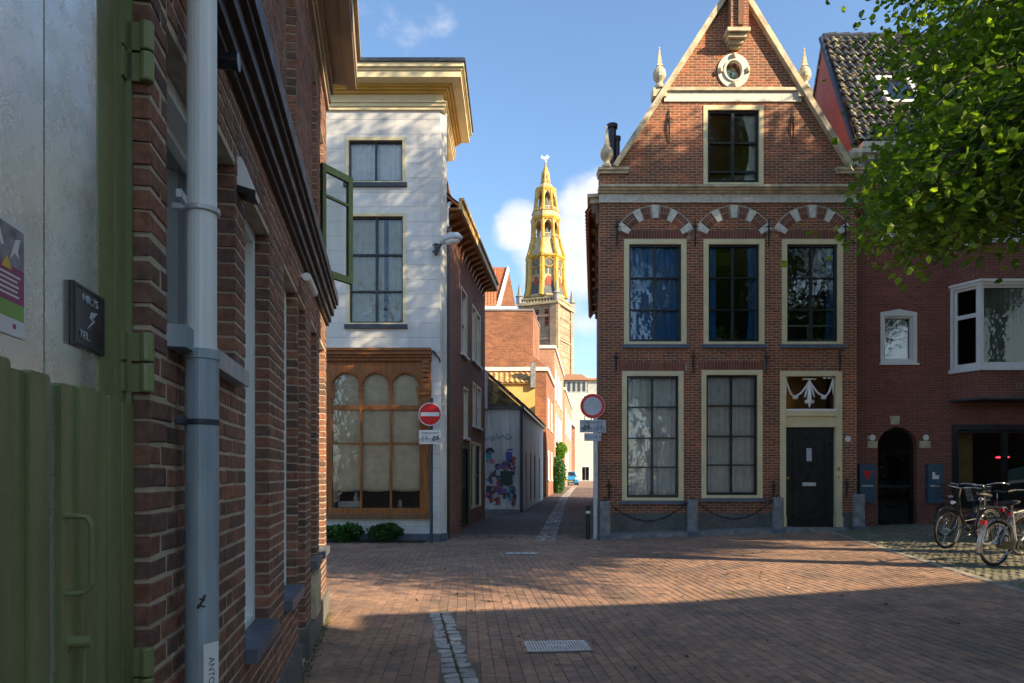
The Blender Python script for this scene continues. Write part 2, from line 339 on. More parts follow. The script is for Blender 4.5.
class MB:
    def __init__(s): s.v = []; s.f = []; s.mi = []; s.cur = 0
    def face(s, pts):
        i = len(s.v); s.v += [tuple(p) for p in pts]; s.f.append(tuple(range(i, i+len(pts)))); s.mi.append(s.cur); return s
    def hexa(s, p):
        i = len(s.v); s.v += [tuple(q) for q in p]
        for f in ((0, 3, 2, 1), (4, 5, 6, 7), (0, 1, 5, 4), (1, 2, 6, 5), (2, 3, 7, 6), (3, 0, 4, 7)):
            s.f.append(tuple(i+k for k in f)); s.mi.append(s.cur)
        return s
    def box(s, x0, x1, y0, y1, z0, z1):
        return s.hexa([(x0, y0, z0), (x1, y0, z0), (x1, y1, z0), (x0, y1, z0), (x0, y0, z1), (x1, y0, z1), (x1, y1, z1), (x0, y1, z1)])
    def fb(s, fr, u0, u1, v0, v1, d0, d1):
        P = fr.pt
        return s.hexa([P(u0, v0, d0), P(u1, v0, d0), P(u1, v0, d1), P(u0, v0, d1), P(u0, v1, d0), P(u1, v1, d0), P(u1, v1, d1), P(u0, v1, d1)])
    def tube(s, pts, r, seg=8, cap=True, closed=False):
        pts = [Vector(p) for p in pts]; n = len(pts); rs = r if isinstance(r, (list, tuple)) else [r]*n
        base = len(s.v); up = None
        for i, p in enumerate(pts):
            a = pts[(i-1) % n] if closed else pts[max(0, i-1)]; b = pts[(i+1) % n] if closed else pts[min(n-1, i+1)]
            t = (b-a); t = t.normalized() if t.length > 1e-9 else Vector((0, 0, 1))
            if up is None: up = t.orthogonal().normalized()
            up = (up - t*up.dot(t)); up = up.normalized() if up.length > 1e-6 else t.orthogonal().normalized()
            sd_ = t.cross(up)
            for k in range(seg):
                an = 2*math.pi*k/seg; q = p + (up*math.cos(an)+sd_*math.sin(an))*rs[i]; s.v.append(tuple(q))
        for i in range(n if closed else n-1):
            j = (i+1) % n
            for k in range(seg):
                k2 = (k+1) % seg
                s.f.append((base+i*seg+k, base+i*seg+k2, base+j*seg+k2, base+j*seg+k)); s.mi.append(s.cur)
        if cap and not closed:
            s.f.append(tuple(base+k for k in range(seg))[::-1]); s.mi.append(s.cur)
            s.f.append(tuple(base+(n-1)*seg+k for k in range(seg))); s.mi.append(s.cur)
        return s
    def ring(s, c, r, tr, axis, seg=28, ts=6):
        ax = Vector(axis).normalized(); a = ax.orthogonal().normalized(); b = ax.cross(a); c = Vector(c)
        return s.tube([c+(a*math.cos(2*math.pi*i/seg)+b*math.sin(2*math.pi*i/seg))*r for i in range(seg)], tr, ts, closed=True)
    def lathe(s, x, y, prof, seg=16, rot=0.0, sq=None):
        base = len(s.v); n = len(prof)
        for r, z in prof:
            for k in range(seg):
                a = 2*math.pi*k/seg+rot; s.v.append((x+r*math.cos(a), y+r*math.sin(a), z))
        for i in range(n-1):
            for k in range(seg):
                k2 = (k+1) % seg; s.f.append((base+i*seg+k, base+i*seg+k2, base+(i+1)*seg+k2, base+(i+1)*seg+k)); s.mi.append(s.cur)
        s.f.append(tuple(base+k for k in range(seg))[::-1]); s.mi.append(s.cur)
        s.f.append(tuple(base+(n-1)*seg+k for k in range(seg))); s.mi.append(s.cur)
        return s
    def poly(s, fr, outer, holes=(), d=0.0, t=.3):
        loops = [list(outer)]+[list(h) for h in holes]
        flat = [p for lp in loops for p in lp]
        tris = tessellate_polygon([[Vector((p[0], p[1], 0)) for p in lp] for lp in loops])
        for dd in (d, d-t):
            i = len(s.v); s.v += [fr.pt(p[0], p[1], dd) for p in flat]
            for a in tris:
                s.f.append(tuple(i+k for k in a)); s.mi.append(s.cur)
        for lp in loops:
            for i in range(len(lp)):
                p, q = lp[i], lp[(i+1) % len(lp)]
                s.face([fr.pt(*p, d), fr.pt(*q, d), fr.pt(*q, d-t), fr.pt(*p, d-t)])
        return s
    def prism(s, pts, z0, z1):
        n = len(pts); i = len(s.v)
        s.v += [(p[0], p[1], z0) for p in pts]+[(p[0], p[1], z1) for p in pts]
        s.f.append(tuple(i+k for k in range(n))[::-1]); s.f.append(tuple(i+n+k for k in range(n))); s.mi += [s.cur]*2
        for k in range(n):
            k2 = (k+1) % n; s.f.append((i+k, i+k2, i+n+k2, i+n+k)); s.mi.append(s.cur)
        return s
    def build(s, name, mats, parent=None, smooth=False, fix=True, weld=False):
        if not isinstance(mats, (list, tuple)): mats = [mats]
        mats = [M[x] if isinstance(x, str) else x for x in mats]
        off = ORG.get(parent.name, Vector((0, 0, 0))) if parent else Vector((0, 0, 0))
        me = bpy.data.meshes.new(name)
        me.from_pydata([(a-off.x, b-off.y, c-off.z) for a, b, c in s.v], [], s.f)
        me.polygons.foreach_set('material_index', s.mi)
        if fix:
            bm = bmesh.new(); bm.from_mesh(me)
            if weld: bmesh.ops.remove_doubles(bm, verts=bm.verts, dist=1e-4)
            bmesh.ops.recalc_face_normals(bm, faces=bm.faces); bm.to_mesh(me); bm.free()
        for mm in mats: me.materials.append(mm)
        if smooth: me.polygons.foreach_set('use_smooth', [True]*len(me.polygons))
        me.update()
        o = bpy.data.objects.new(name, me); COL.objects.link(o)
        if parent:
            o.parent = parent; ORG[o.name] = off
        return o
ORG = {}
def tag(o, label, cat, group=None):
    o['label'] = label; o['category'] = cat
    if group: o['group'] = group
    return o
def thing(name, label, cat, loc=(0, 0, 0), group=None):
    o = bpy.data.objects.new(name, None); COL.objects.link(o); o.location = loc; o.empty_display_size = .2
    ORG[o.name] = Vector(loc); return tag(o, label, cat, group)
def struct(o, kind='structure'): o['kind'] = kind; return o
def copy_tree(o, parent=None):
    c = o.copy(); COL.objects.link(c)
    if parent is not None: c.parent = parent
    for ch in [x for x in KIDS(o)]: copy_tree(ch, c)
    return c
def KIDS(o): return [x for x in bpy.data.objects if x.parent == o]
def text(parent, s, fr, u, v, d, size, mat, name='lettering', align='CENTER', extrude=.0015, rot=0, sx=1.0):
    cu = bpy.data.curves.new(name, 'FONT'); cu.body = s; cu.size = size; cu.align_x = align; cu.align_y = 'CENTER'; cu.extrude = extrude
    tmp = bpy.data.objects.new('tmp', cu); COL.objects.link(tmp); bpy.context.view_layer.update()
    me = bpy.data.meshes.new_from_object(tmp); bpy.data.objects.remove(tmp); bpy.data.curves.remove(cu)
    me.name = name; p = fr.pt(u, v, d)
    X = Vector((fr.d[0], fr.d[1], 0)); Z = Vector((0, 0, 1)); N_ = Vector((fr.n[0], fr.n[1], 0))
    mt = Matrix((X, Z, N_)).transposed().to_4x4() @ Matrix.Rotation(rot, 4, 'Z') @ Matrix.Diagonal((sx, 1, 1, 1))
    mt.translation = Vector(p)-(ORG.get(parent.name, Vector((0, 0, 0))) if parent else Vector((0, 0, 0)))
    me.transform(mt); me.materials.clear(); me.materials.append(M[mat])
    o = bpy.data.objects.new(name, me); COL.objects.link(o)
    if parent: o.parent = parent
    return o

def gz(x, y):
    """ground height: a slight rise to the right, and along the alley"""
    k = max(0.0, min(8.0, x-2))*.035
    t = max(0.0, min(1.0, (22-y)/5)); t = t*t*(3-2*t)
    return k*t + .008*max(0.0, y-18)*(1 if y < 120 else 120/y)

def rect(u0, u1, v0, v1): return [(u0, v0), (u1, v0), (u1, v1), (u0, v1)]

def curtain(fr, u0, u1, v0, v1, d, amp=.025, wl=.09, seed=0, taper=None):
    mb = MB(); rnd = random.Random(seed); n = max(8, int((u1-u0)/wl*8)); rows = 6; ph = [rnd.uniform(-.8, .8) for _ in range(n+1)]
    idx = []
    for j in range(rows+1):
        for i in range(n+1):
            f = i/n; v = v0+(v1-v0)*j/rows; u = u0+(u1-u0)*f
            if taper: u = u0+(u1-u0)*f*(1-taper*math.sin(math.pi*min(1, (1-j/rows)*1.0))) if taper > 0 else u1-(u1-u0)*(1-f)*(1+taper*math.sin(math.pi*min(1, 1-j/rows)))
            mb.v.append(fr.pt(u, v, d+amp*math.sin(2*math.pi*(u-u0)/wl+ph[i//8])))
    for j in range(rows):
        for i in range(n):
            a = j*(n+1)+i; mb.f.append((a, a+1, a+n+2, a+n+1)); mb.mi.append(0)
    return mb

def window(parent, fr, u0, u1, v0, v1, fw=.1, frame='cream', sash='black_paint', vb=(.5,), hb=(), sw=.045, fd=(-.12, .015),
           sill='bluestone', sillh=.09, silld=.07, pane='glass', bar=.028, sub=True, arc=None):
    """window in a hole u0..u1 x v0..v1 of a wall: frame > sash, pane, sill. returns the frame and the glazed rect"""
    mb = MB(); d0, d1 = fd
    mb.fb(fr, u0, u0+fw, v0, v1, d0, d1).fb(fr, u1-fw, u1, v0, v1, d0, d1).fb(fr, u0+fw, u1-fw, v1-fw, v1, d0, d1).fb(fr, u0+fw, u1-fw, v0, v0+fw*.6, d0, d1)
    f = mb.build('window', frame, parent)
    a0, a1, b0, b1 = u0+fw, u1-fw, v0+fw*.6, v1-fw
    s = MB(); e0, e1 = d0-.01, d1-.06
    s.fb(fr, a0, a0+sw, b0, b1, e0, e1).fb(fr, a1-sw, a1, b0, b1, e0, e1).fb(fr, a0+sw, a1-sw, b1-sw, b1, e0, e1).fb(fr, a0+sw, a1-sw, b0, b0+sw*1.3, e0, e1)
    for x in vb: c = a0+(a1-a0)*x; s.fb(fr, c-bar*.7, c+bar*.7, b0+sw*1.3, b1-sw, e0+.005, e1+.004)
    for x in hb: c = b0+(b1-b0)*x; s.fb(fr, a0+sw, a1-sw, c-bar/2, c+bar/2, e0+.008, e1-.004)
    s.build('sash', sash, f)
    g = MB(); dg = (e0+e1)/2-.012; g.face([fr.pt(a0, b0, dg), fr.pt(a1, b0, dg), fr.pt(a1, b1, dg), fr.pt(a0, b1, dg)]).build('pane', pane, f, fix=False)
    if sill: MB().fb(fr, u0-.04, u1+.04, v0-sillh, v0-.002, d0, silld).build('sill', sill, f)
    return f, (a0, a1, b0, b1, e0-.045)

def tiles(o, ud, vd, wu, wv, tw=.24, tc_=.33, amp=.03, step=.02, thick=.05):
    """pantile sheet: o corner (eave), ud along the eave, vd up the slope"""
    o = Vector(o); ud = Vector(ud).normalized(); vd = Vector(vd).normalized(); n = ud.cross(vd).normalized()
    if n.z < 0: n = -n
    mb = MB(); nu = max(1, round(wu/tw)); nv = max(1, round(wv/tc_)); K = 6
    cols = nu*K+1; rows = []
    for j in range(nv):
        rows.append((j/nv, step)); rows.append(((j+1)/nv-.001, 0.0))
    for (fv, h) in rows:
        for i in range(cols):
            ph = 2*math.pi*(i % K)/K; hh = amp*(.5+.5*math.sin(ph))**.8
            mb.v.append(tuple(o+ud*(wu*i/(cols-1))+vd*(wv*fv)+n*(h+hh+thick)))
    for j in range(len(rows)-1):
        for i in range(cols-1):
            a = j*cols+i; mb.f.append((a, a+1, a+cols+1, a+cols)); mb.mi.append(0)
    mb.hexa([tuple(o), tuple(o+ud*wu), tuple(o+ud*wu+vd*wv), tuple(o+vd*wv)]+[tuple(q+n*thick*.9) for q in (o, o+ud*wu, o+ud*wu+vd*wv, o+vd*wv)])
    return mb
def profile_run(mb, fr, u0, u1, prof):
    """stack of boxes as a stepped moulding: prof = (v0, v1, d)"""
    for v0, v1, d in prof: mb.fb(fr, u0, u1, v0, v1, -.05, d)
    return mb

# ------------------------------------------------------------------ ground
mb = MB()
xs = [-3000, -800, -200, -80, -40]+[-20+i for i in range(0, 61)]+[60, 100, 200, 800, 3000]
ys = [-3000, -800, -200, -60, -30]+[-12+i for i in range(0, 140)]+[160, 200, 300, 800, 4000]
for y in ys:
    for x in xs: mb.v.append((x, y, gz(x, y)-.006))
for j in range(len(ys)-1):
    for i in range(len(xs)-1):
        a = j*len(xs)+i; mb.f.append((a, a+1, a+len(xs)+1, a+len(xs))); mb.mi.append(0)
M['ground'] = paint('ground', (.17, .13, .10), .95, .3, 1.5, bump=.6)
struct(mb.build('ground', 'ground', fix=False, smooth=True))

def paver(mb, cx, cy, hu, hv, ang, zt, tilt=.004, ch=.006, rnd=random):
    ca, sa = math.cos(ang), math.sin(ang); i = len(mb.v)
    tx, ty = rnd.uniform(-tilt, tilt), rnd.uniform(-tilt, tilt)
    for (k, z) in ((1.0, -.02), (1.0, -.004), (0.0, 0.0)):
        for (a, b) in ((-1, -1), (1, -1), (1, 1), (-1, 1)):
            u = a*(hu-(ch if k == 0 else 0)); v = b*(hv-(ch if k == 0 else 0))
            mb.v.append((cx+u*ca-v*sa, cy+u*sa+v*ca, zt+z+tx*a+ty*b))
    for r in (0, 1):
        for k in range(4):
            k2 = (k+1) % 4; mb.f.append((i+r*4+k, i+r*4+k2, i+r*4+4+k2, i+r*4+4+k)); mb.mi.append(mb.cur)
    mb.f.append((i+8, i+9, i+10, i+11)); mb.mi.append(mb.cur)

def in_setts(x, y):   # the rougher pavement on the right, in front of the corner building
    # edge line through photo points (830,535)->(1024,598)
    x0, y0, x1, y1 = 7.35, 15.9, 5.9, 7.8
    return x > x1+(y-y1)*(x0-x1)/(y0-y1) and x > 5.2
M['paver'] = island('paver', [(.25, .155, .108), (.35, .21, .138), (.40, .24, .155), (.30, .185, .128), (.37, .22, .145), (.25, .17, .13)], .8, .35, 12, .5, moss=(.13, .10, .08))
M['sett'] = island('sett', [(.13, .12, .085), (.22, .20, .14), (.17, .165, .12), (.26, .23, .15)], .75, .35, 18, .5, moss=(.10, .11, .045))
rnd = random.Random(3)
mb = MB()
ang = R(4)
PW, PL = .105, .212
GUT = [(-.79, 7.48), (-.36, 4.93), (-.1, 3.4)]
def gut_x(y): return -.79+(7.48-y)*.169
for i in range(-95, 110):
    for j in range(6, 98):
        u = i*PW; v = j*PL+(PL/2 if i % 2 else 0)+rnd.uniform(-.003, .003)
        x = u*math.cos(ang)-v*math.sin(ang)+.6; y = u*math.sin(ang)+v*math.cos(ang)
        if y < 2.6 or y > 17.2 or abs(x) > y*.80+.6: continue
        if x < -.66-.186*y and y < 7.7: continue
        if y > 15.25 and x < -1.5: continue
        if x > 1.4 and y > 16.0: continue
        if in_setts(x, y): continue
        if y < 7.62 and abs(x-gut_x(y)) < .14: continue
        if 14.6 > y > 14.1 and 0.0 < x < .62: pass
        paver(mb, x, y, PW/2-.0018, PL/2-.0018, ang, gz(x, y)+rnd.uniform(-.001, .0018), .001, .003, rnd)
struct(mb.build('square_paving', 'paver', fix=False))
mb = MB()
a2 = R(-12)
for i in range(-10, 150):
    for j in range(-20, 130):
        u = i*.105; v = j*.125+rnd.uniform(-.004, .004)
        x = u*math.cos(a2)-v*math.sin(a2)*1+3.5; y = u*math.sin(a2)+v*math.cos(a2)+4
        u2 = u+(.05 if j % 2 else 0); x += (.05 if j % 2 else 0)
        if y < 6.4 or y > 17.3 or x > 15.5 or not in_setts(x-.12, y) or x > y*.85+1: continue
        paver(mb, x, y, .047, .056, a2+rnd.uniform(-.05, .05), gz(x, y)+.004+rnd.uniform(-.004, .006), .004, .012, rnd)
struct(mb.build('sett_pavement', 'sett', fix=False))
# flat edging stones between the square and the setts
mb = MB()
for k in range(26):
    y = 7.3+k*.34; x = 5.9+(y-7.8)*(7.35-5.9)/(15.9-7.8)
    paver(mb, x+.04, y, .07, .165, math.atan2(7.35-5.9, 8.1)*-1, gz(x, y)+.008, .002, .01, rnd)
M['edging'] = island('edging', [(.28, .25, .2), (.36, .32, .25), (.22, .2, .17)], .8, .3, 15)
struct(mb.build('edging_strip', 'edging', fix=False))
# drain gutter of pale setts in the foreground
mb = MB()
y = 3.0
while y < 7.5:
    for sx in (-.066, .066):
        paver(mb, gut_x(y)+sx+rnd.uniform(-.005, .005), y+rnd.uniform(-.01, .01), .058, .064, R(9.6)+rnd.uniform(-.04, .04), gz(0, y)-.002, .005, .014, rnd)
    y += .142
M['pale_sett'] = island('pale_sett', [(.34, .34, .33), (.44, .44, .42), (.52, .50, .47)], .75, .35, 14, .5)
struct(mb.build('drain_gutter', 'pale_sett', fix=False))
# alley road with its own darker bricks, and the two pale rows in it
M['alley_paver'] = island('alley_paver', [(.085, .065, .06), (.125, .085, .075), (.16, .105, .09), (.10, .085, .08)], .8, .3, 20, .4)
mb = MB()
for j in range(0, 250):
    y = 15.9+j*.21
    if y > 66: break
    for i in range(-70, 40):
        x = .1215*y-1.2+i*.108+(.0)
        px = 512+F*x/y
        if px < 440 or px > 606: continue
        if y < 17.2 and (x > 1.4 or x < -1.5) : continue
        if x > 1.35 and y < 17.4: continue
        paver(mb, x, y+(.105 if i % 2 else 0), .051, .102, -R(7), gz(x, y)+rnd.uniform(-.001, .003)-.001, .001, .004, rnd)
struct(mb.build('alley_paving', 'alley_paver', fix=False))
mb = MB()
for j in range(0, 420):
    y = 15.6+j*.15
    if y > 70: break
    cx = .76+(y-15.8)*.094 if y < 40 else 3.03+(y-40)*.115
    for sx in (-.16, -.05, .07, .18):
        if rnd.random() < .14: continue
        x = cx+sx+rnd.uniform(-.012, .012); paver(mb, x, y, .05, .07, -R(6)+rnd.uniform(-.05, .05), gz(x, y)+.006, .003, .012, rnd)
M['dull_sett'] = island('dull_sett', [(.12, .10, .09), (.42, .40, .37), (.26, .24, .22), (.50, .48, .44), (.18, .16, .14)], .75, .35, 14, .5)
struct(mb.build('alley_gutter', 'dull_sett', fix=False))
# far road
mb = MB()
for j in range(60):
    y0, y1 = 62+j*1.5, 63.5+j*1.5
    mb.face([(-6, y0, gz(0, y0)+.004), (30, y0, gz(0, y0)+.004), (30, y1, gz(0, y1)+.004), (-6, y1, gz(0, y1)+.004)])
M['far_road'] = paint('far_road', (.22, .15, .12), .85, .2, 1)
struct(mb.build('far_road', 'far_road', fix=False))

# ------------------------------------------------------------------ near left building
NL = 1.0172
LW = Fr(-.645, 0, -.186, 1)
def Y2u(y): return y*NL
near = thing('brick_house', 'long dark brick building with black string cornice, closest on the left', 'building', (-1.6, 5, 0))
TOP = 5.8; UEND = Y2u(7.5); USTART = Y2u(1.874)
open_ = []      # u0,u1,v0,v1
def O(y0, y1, v0, v1): r = (Y2u(y0), Y2u(y1), v0, v1); open_.append(r); return r
wA = O(2.02, 2.94, 1.95, 2.83)
wB = O(3.146, 3.80, .70, 2.83)
wC = O(4.36, 5.0, .70, 2.83)
wD = O(5.08, 5.53, .02, 2.83)
wE = O(5.95, 6.42, .75, 2.83)
wF = O(6.67, 7.28, .75, 2.83)
wG = O(4.45, 4.95, 3.62, 5.2)
wH = O(6.02, 6.45, 3.62, 5.2)
wI = O(6.78, 7.2, 3.62, 5.0)
wJ = O(2.6, 3.2, 3.75, 5.2)
doorO = (Y2u(.3), USTART, 0, 2.95)
mb = MB()
mb.poly(LW, rect(Y2u(-3), UEND-.002, -.1, TOP), [rect(a-.007, b+.007, c-.004, d+.004) for a, b, c, d in open_]+[rect(doorO[0], doorO[1]+.008, -.05, doorO[3]+.01)], -.002, .22)
mb.build('wall_mortar', 'near_mortar', near)
mb = MB(); CH = .0635; rnd = random.Random(11); row = 0; z = .26
while z < TOP-.02:
    zc = z+.026
    cuts = sorted([(a, b) for a, b, c, d in open_ if c-.03 < zc < d+.0] + ([(doorO[0], doorO[1])] if zc < doorO[3] else []))
    segs = []; p = Y2u(1.2) if zc > doorO[3] else USTART
    for a, b in cuts:
        if a > p: segs.append((p, a))
        p = max(p, b)
    if p < UEND: segs.append((p, UEND))
    L = .222 if row % 2 == 0 else .111
    offs = 0 if row % 2 == 0 else .055
    if row % 4 == 2: offs = .111
    for a, b in segs:
        js = [a]; k = math.floor((a-offs)/L)+1
        while offs+k*L < b: js.append(offs+k*L); k += 1
        js.append(b)
        if len(js) > 2 and js[1]-js[0] < .055: js.pop(1)
        if len(js) > 2 and js[-1]-js[-2] < .055: js.pop(-2)
        for q_ in range(len(js)-1):
            x0 = js[q_]+(.0065 if q_ else 0); x1 = js[q_+1]-(.0065 if q_ < len(js)-2 else 0)
            j = rnd.uniform(-.0015, .0025); zz0, zz1 = z+rnd.uniform(-.001, .001), z+.0515+rnd.uniform(-.001, .001)
            e = .003; P = LW.pt; i = len(mb.v)
            x0 += rnd.uniform(0, .002); 
            jj = .0035 if x0 < Y2u(2.1) else .0014; e = .005 if x0 < Y2u(2.1) else .003
            k4 = [(rnd.uniform(-jj, jj), rnd.uniform(-jj, jj)) for _ in range(4)]
            for (q, dd) in ((0, -.13), (0, j-.003), (e, j+.001)):
                mb.v += [P(x0+q+k4[0][0], zz0+q+k4[0][1], dd), P(x1-q+k4[1][0], zz0+q+k4[1][1], dd), P(x1-q+k4[2][0], zz1-q+k4[2][1], dd), P(x0+q+k4[3][0], zz1-q+k4[3][1], dd)]
            for r_ in (0, 4):
                for q in range(4): q2 = (q+1) % 4; mb.f.append((i+r_+q, i+r_+q2, i+r_+4+q2, i+r_+4+q)); mb.mi.append(0)
            mb.f.append((i+8, i+9, i+10, i+11)); mb.mi.append(0)
    z += CH; row += 1
mb.build('brickwork', 'near_brick', near)
# plinth
mb = MB()
for a, b in ((USTART, Y2u(5.08)-.0), (Y2u(5.53), UEND)): mb.fb(LW, a, b, -.05, .25, -.1, .03)
mb.build('plinth', 'plinth', near)
# end wall, rear walls and roof
E = LW.pt(UEND, 0); 
mb = MB()
pts = [LW.pt(UEND, 0, -.01)[:2], LW.pt(UEND, 0, -4)[:2], LW.pt(UEND-.2, 0, -4)[:2], LW.pt(UEND-.2, 0, -.23)[:2]]
mb.prism(pts, -.1, TOP)
pts = [LW.pt(Y2u(-3), 0, -.23)[:2], LW.pt(Y2u(-3), 0, -4)[:2], LW.pt(Y2u(-3)+.2, 0, -4)[:2], LW.pt(Y2u(-3)+.2, 0, -.23)[:2]]
mb.prism(pts, -.1, TOP)
pts = [LW.pt(Y2u(-3), 0, -4)[:2], LW.pt(UEND, 0, -4)[:2], LW.pt(UEND, 0, -4.2)[:2], LW.pt(Y2u(-3), 0, -4.2)[:2]]
mb.prism(pts, -.1, TOP); mb.build('wall', 'plain_brick', near)
mb = MB(); mb.fb(LW, Y2u(-3), UEND, TOP, TOP+.06, -4.2, .30)
mb.build('soffit_board', 'beige_gutter', near)
mb = MB(); mb.fb(LW, Y2u(-3), UEND-.0, TOP+.06, TOP+.36, .18, .33).fb(LW, Y2u(-3), UEND+.02, TOP+.30, TOP+.38, .33, .37).fb(LW, Y2u(-3), UEND+.0, TOP-.04, TOP-.002, .22, .32)
mb.build('eaves_gutter', 'beige_gutter', near)
mb = MB(); profile_run(mb, LW, Y2u(1.9), UEND, [(TOP-.30, TOP-.22, .03), (TOP-.22, TOP-.12, .05), (TOP-.12, TOP-.002, .08)])
mb.build('eaves_moulding', 'beige_gutter', near)
mb = MB(); a = LW.pt(Y2u(-3), TOP+.1, .1); b = LW.pt(UEND, TOP+.1, .1)
mb.hexa([LW.pt(Y2u(-3), TOP+.08, .1), LW.pt(UEND, TOP+.08, .1), LW.pt(UEND, TOP+3, -4.2), LW.pt(Y2u(-3), TOP+3, -4.2), LW.pt(Y2u(-3), TOP+.2, .1), LW.pt(UEND, TOP+.2, .1), LW.pt(UEND, TOP+3.12, -4.2), LW.pt(Y2u(-3), TOP+3.12, -4.2)])
mb.build('roof', 'brown_tile', near)
mb = MB(); profile_run(mb, LW, Y2u(1.2), UEND+.01, [(3.14, 3.18, .03), (3.18, 3.25, .055), (3.25, 3.33, .085), (3.33, 3.37, .11), (3.37, 3.46, .13), (3.46, 3.49, .115)])
mb.build('string_cornice', 'brown_cornice', near)
# windows with pale frames
def nearwin(r, door=False, sash='off_white', lay='bluestone', v=()):
    u0, u1, v0, v1 = r
    f, q = window(near, LW, u0, u1, v0, v1, fw=.055, frame='off_white', sash=sash, vb=v, hb=(.68,) if v1-v0 > 1.5 else (), sw=.04, fd=(-.17, -.075), sill=None, pane='glass_dark')
    if not door:
        MB().fb(LW, u0-.01, u1+.01, v0-.07, v0-.003, -.14, .055).build('sill', lay, f)
    MB().face([LW.pt(u0, v0, -.23), LW.pt(u1, v0, -.23), LW.pt(u1, v1, -.23), LW.pt(u0, v1, -.23)]).build('curtain', 'lace', f, fix=False)
    return f
for r in (wB, wC, wE, wF, wG, wH, wI, wJ): nearwin(r)
nearwin(wA, lay='zinc')
nearwin(wD, door=True)
mb = MB(); mb.fb(LW, wE[0]-.02, wF[0]-.3, .25, .62, .0, .045); mb.build('stone_block', 'stone_cream', near)
mb = MB()
for r in (wB, wC, wD, wE, wF):   # soldier lintels
    pass
# green double door
u = lambda y: Y2u(y)
DD = -.065
door = MB()
door.fb(LW, u(.3), u(1.433), .02, 2.95, DD-.05, DD).fb(LW, u(1.438), u(1.80), .02, 2.95, DD-.05, DD)
dr = door.build('door', 'sky_glare_lacquer', near)
mb = MB(); mb.fb(LW, u(1.80), u(1.862), 0, 2.95, DD-.05, DD+.006); mb.fb(LW, u(1.862), u(1.874)-.001, 0, 2.95, DD-.05, DD+.022); mb.fb(LW, u(1.70), u(1.80), 1.6, 2.95, DD-.04, DD+.003)
mb.build('door_frame', 'green_door', near)
mb = MB()
for a, b, d, t in ((.32, .75, .02, 1.715), (.752, 1.10, .02, 1.71), (1.103, 1.255, .026, 1.712), (1.255, 1.33, .014, 1.70), (1.332, 1.412, .022, 1.705),
                   (1.483, 1.557, .012, 1.70), (1.557, 1.645, .020, 1.705), (1.647, 1.715, .014, 1.702), (1.717, 1.79, .020, 1.70), (1.792, 1.868, .026, 1.69)):
    P = LW.pt; u0, u1 = u(a), u(b); c = .012
    for (p0, p1, dd0, dd1) in ((u0, u1, DD, DD+d),):
        mb.poly(LW, [(u0, .03), (u1, .03), (u1, t-.006), (u1-.006, t), (u0+.006, t), (u0, t-.006)], (), DD+d, d+.002)
mb.build('plank_panel', 'green_door', dr)
hd = MB(); zt, zb = 1.41, 1.24
A_ = LW.pt(u(1.50), zt, DD+.01); 
hp = [LW.pt(u(1.505), zt, DD), LW.pt(u(1.505), zt, DD+.035), LW.pt(u(1.508), zt-.003, DD+.052), LW.pt(u(1.508), zt-.02, DD+.062), LW.pt(u(1.508), zb+.02, DD+.062), LW.pt(u(1.508), zb+.003, DD+.052), LW.pt(u(1.505), zb, DD+.035), LW.pt(u(1.505), zb, DD)]
hd.tube(hp, .0065, 10)
for zz in (zt, zb): hd.fb(LW, u(1.49), u(1.52), zz-.012, zz+.012, DD, DD+.004); hd.tube([LW.pt(u(1.505), zz+.022*(1 if zz == zt else -1), DD), LW.pt(u(1.505), zz+.022*(1 if zz == zt else -1), DD+.008)], .008, 8)
hd.fb(LW, u(1.497), u(1.513), zt, zt+.035, DD, DD+.004).fb(LW, u(1.497), u(1.513), zb-.035, zb, DD, DD+.004)
hd.build('handle', 'green_door', dr, smooth=False)
kn = MB(); kn.tube([LW.pt(u(1.52), 1.13, DD), LW.pt(u(1.52), 1.13, DD+.012), LW.pt(u(1.52), 1.13, DD+.014), LW.pt(u(1.52), 1.13, DD+.058)], [.026, .026, .013, .013], 14)
kn.tube([LW.pt(u(1.525), 1.125, DD+.04), LW.pt(u(1.54), .85, DD+.03)], .005, 6)
kn.build('knob', 'green_door', dr)
for zc in (2.652, 1.806, .95):
    mb = MB(); hz_ = .08
    mb.fb(LW, u(1.835), u(1.868), zc-hz_, zc-.004, DD+.006, DD+.012).fb(LW, u(1.835), u(1.868), zc+.004, zc+hz_, DD+.006, DD+.012)
    mb.fb(LW, u(1.862), u(1.872), zc-hz_, zc-.004, DD+.006, DD+.05).fb(LW, u(1.862), u(1.872), zc+.004, zc+hz_, DD+.006, DD+.05)
    for a, b in ((zc-hz_, zc-.003), (zc+.003, zc+hz_)):
        p = LW.pt(u(1.862), a, -.004); q = LW.pt(u(1.862), b, -.004)
        mb.tube([p, (p[0], p[1], a+.004), (q[0], q[1], b-.004), q], [.016, .018, .018, .016], 14)
    mb.build('hinge', 'green_door', near)
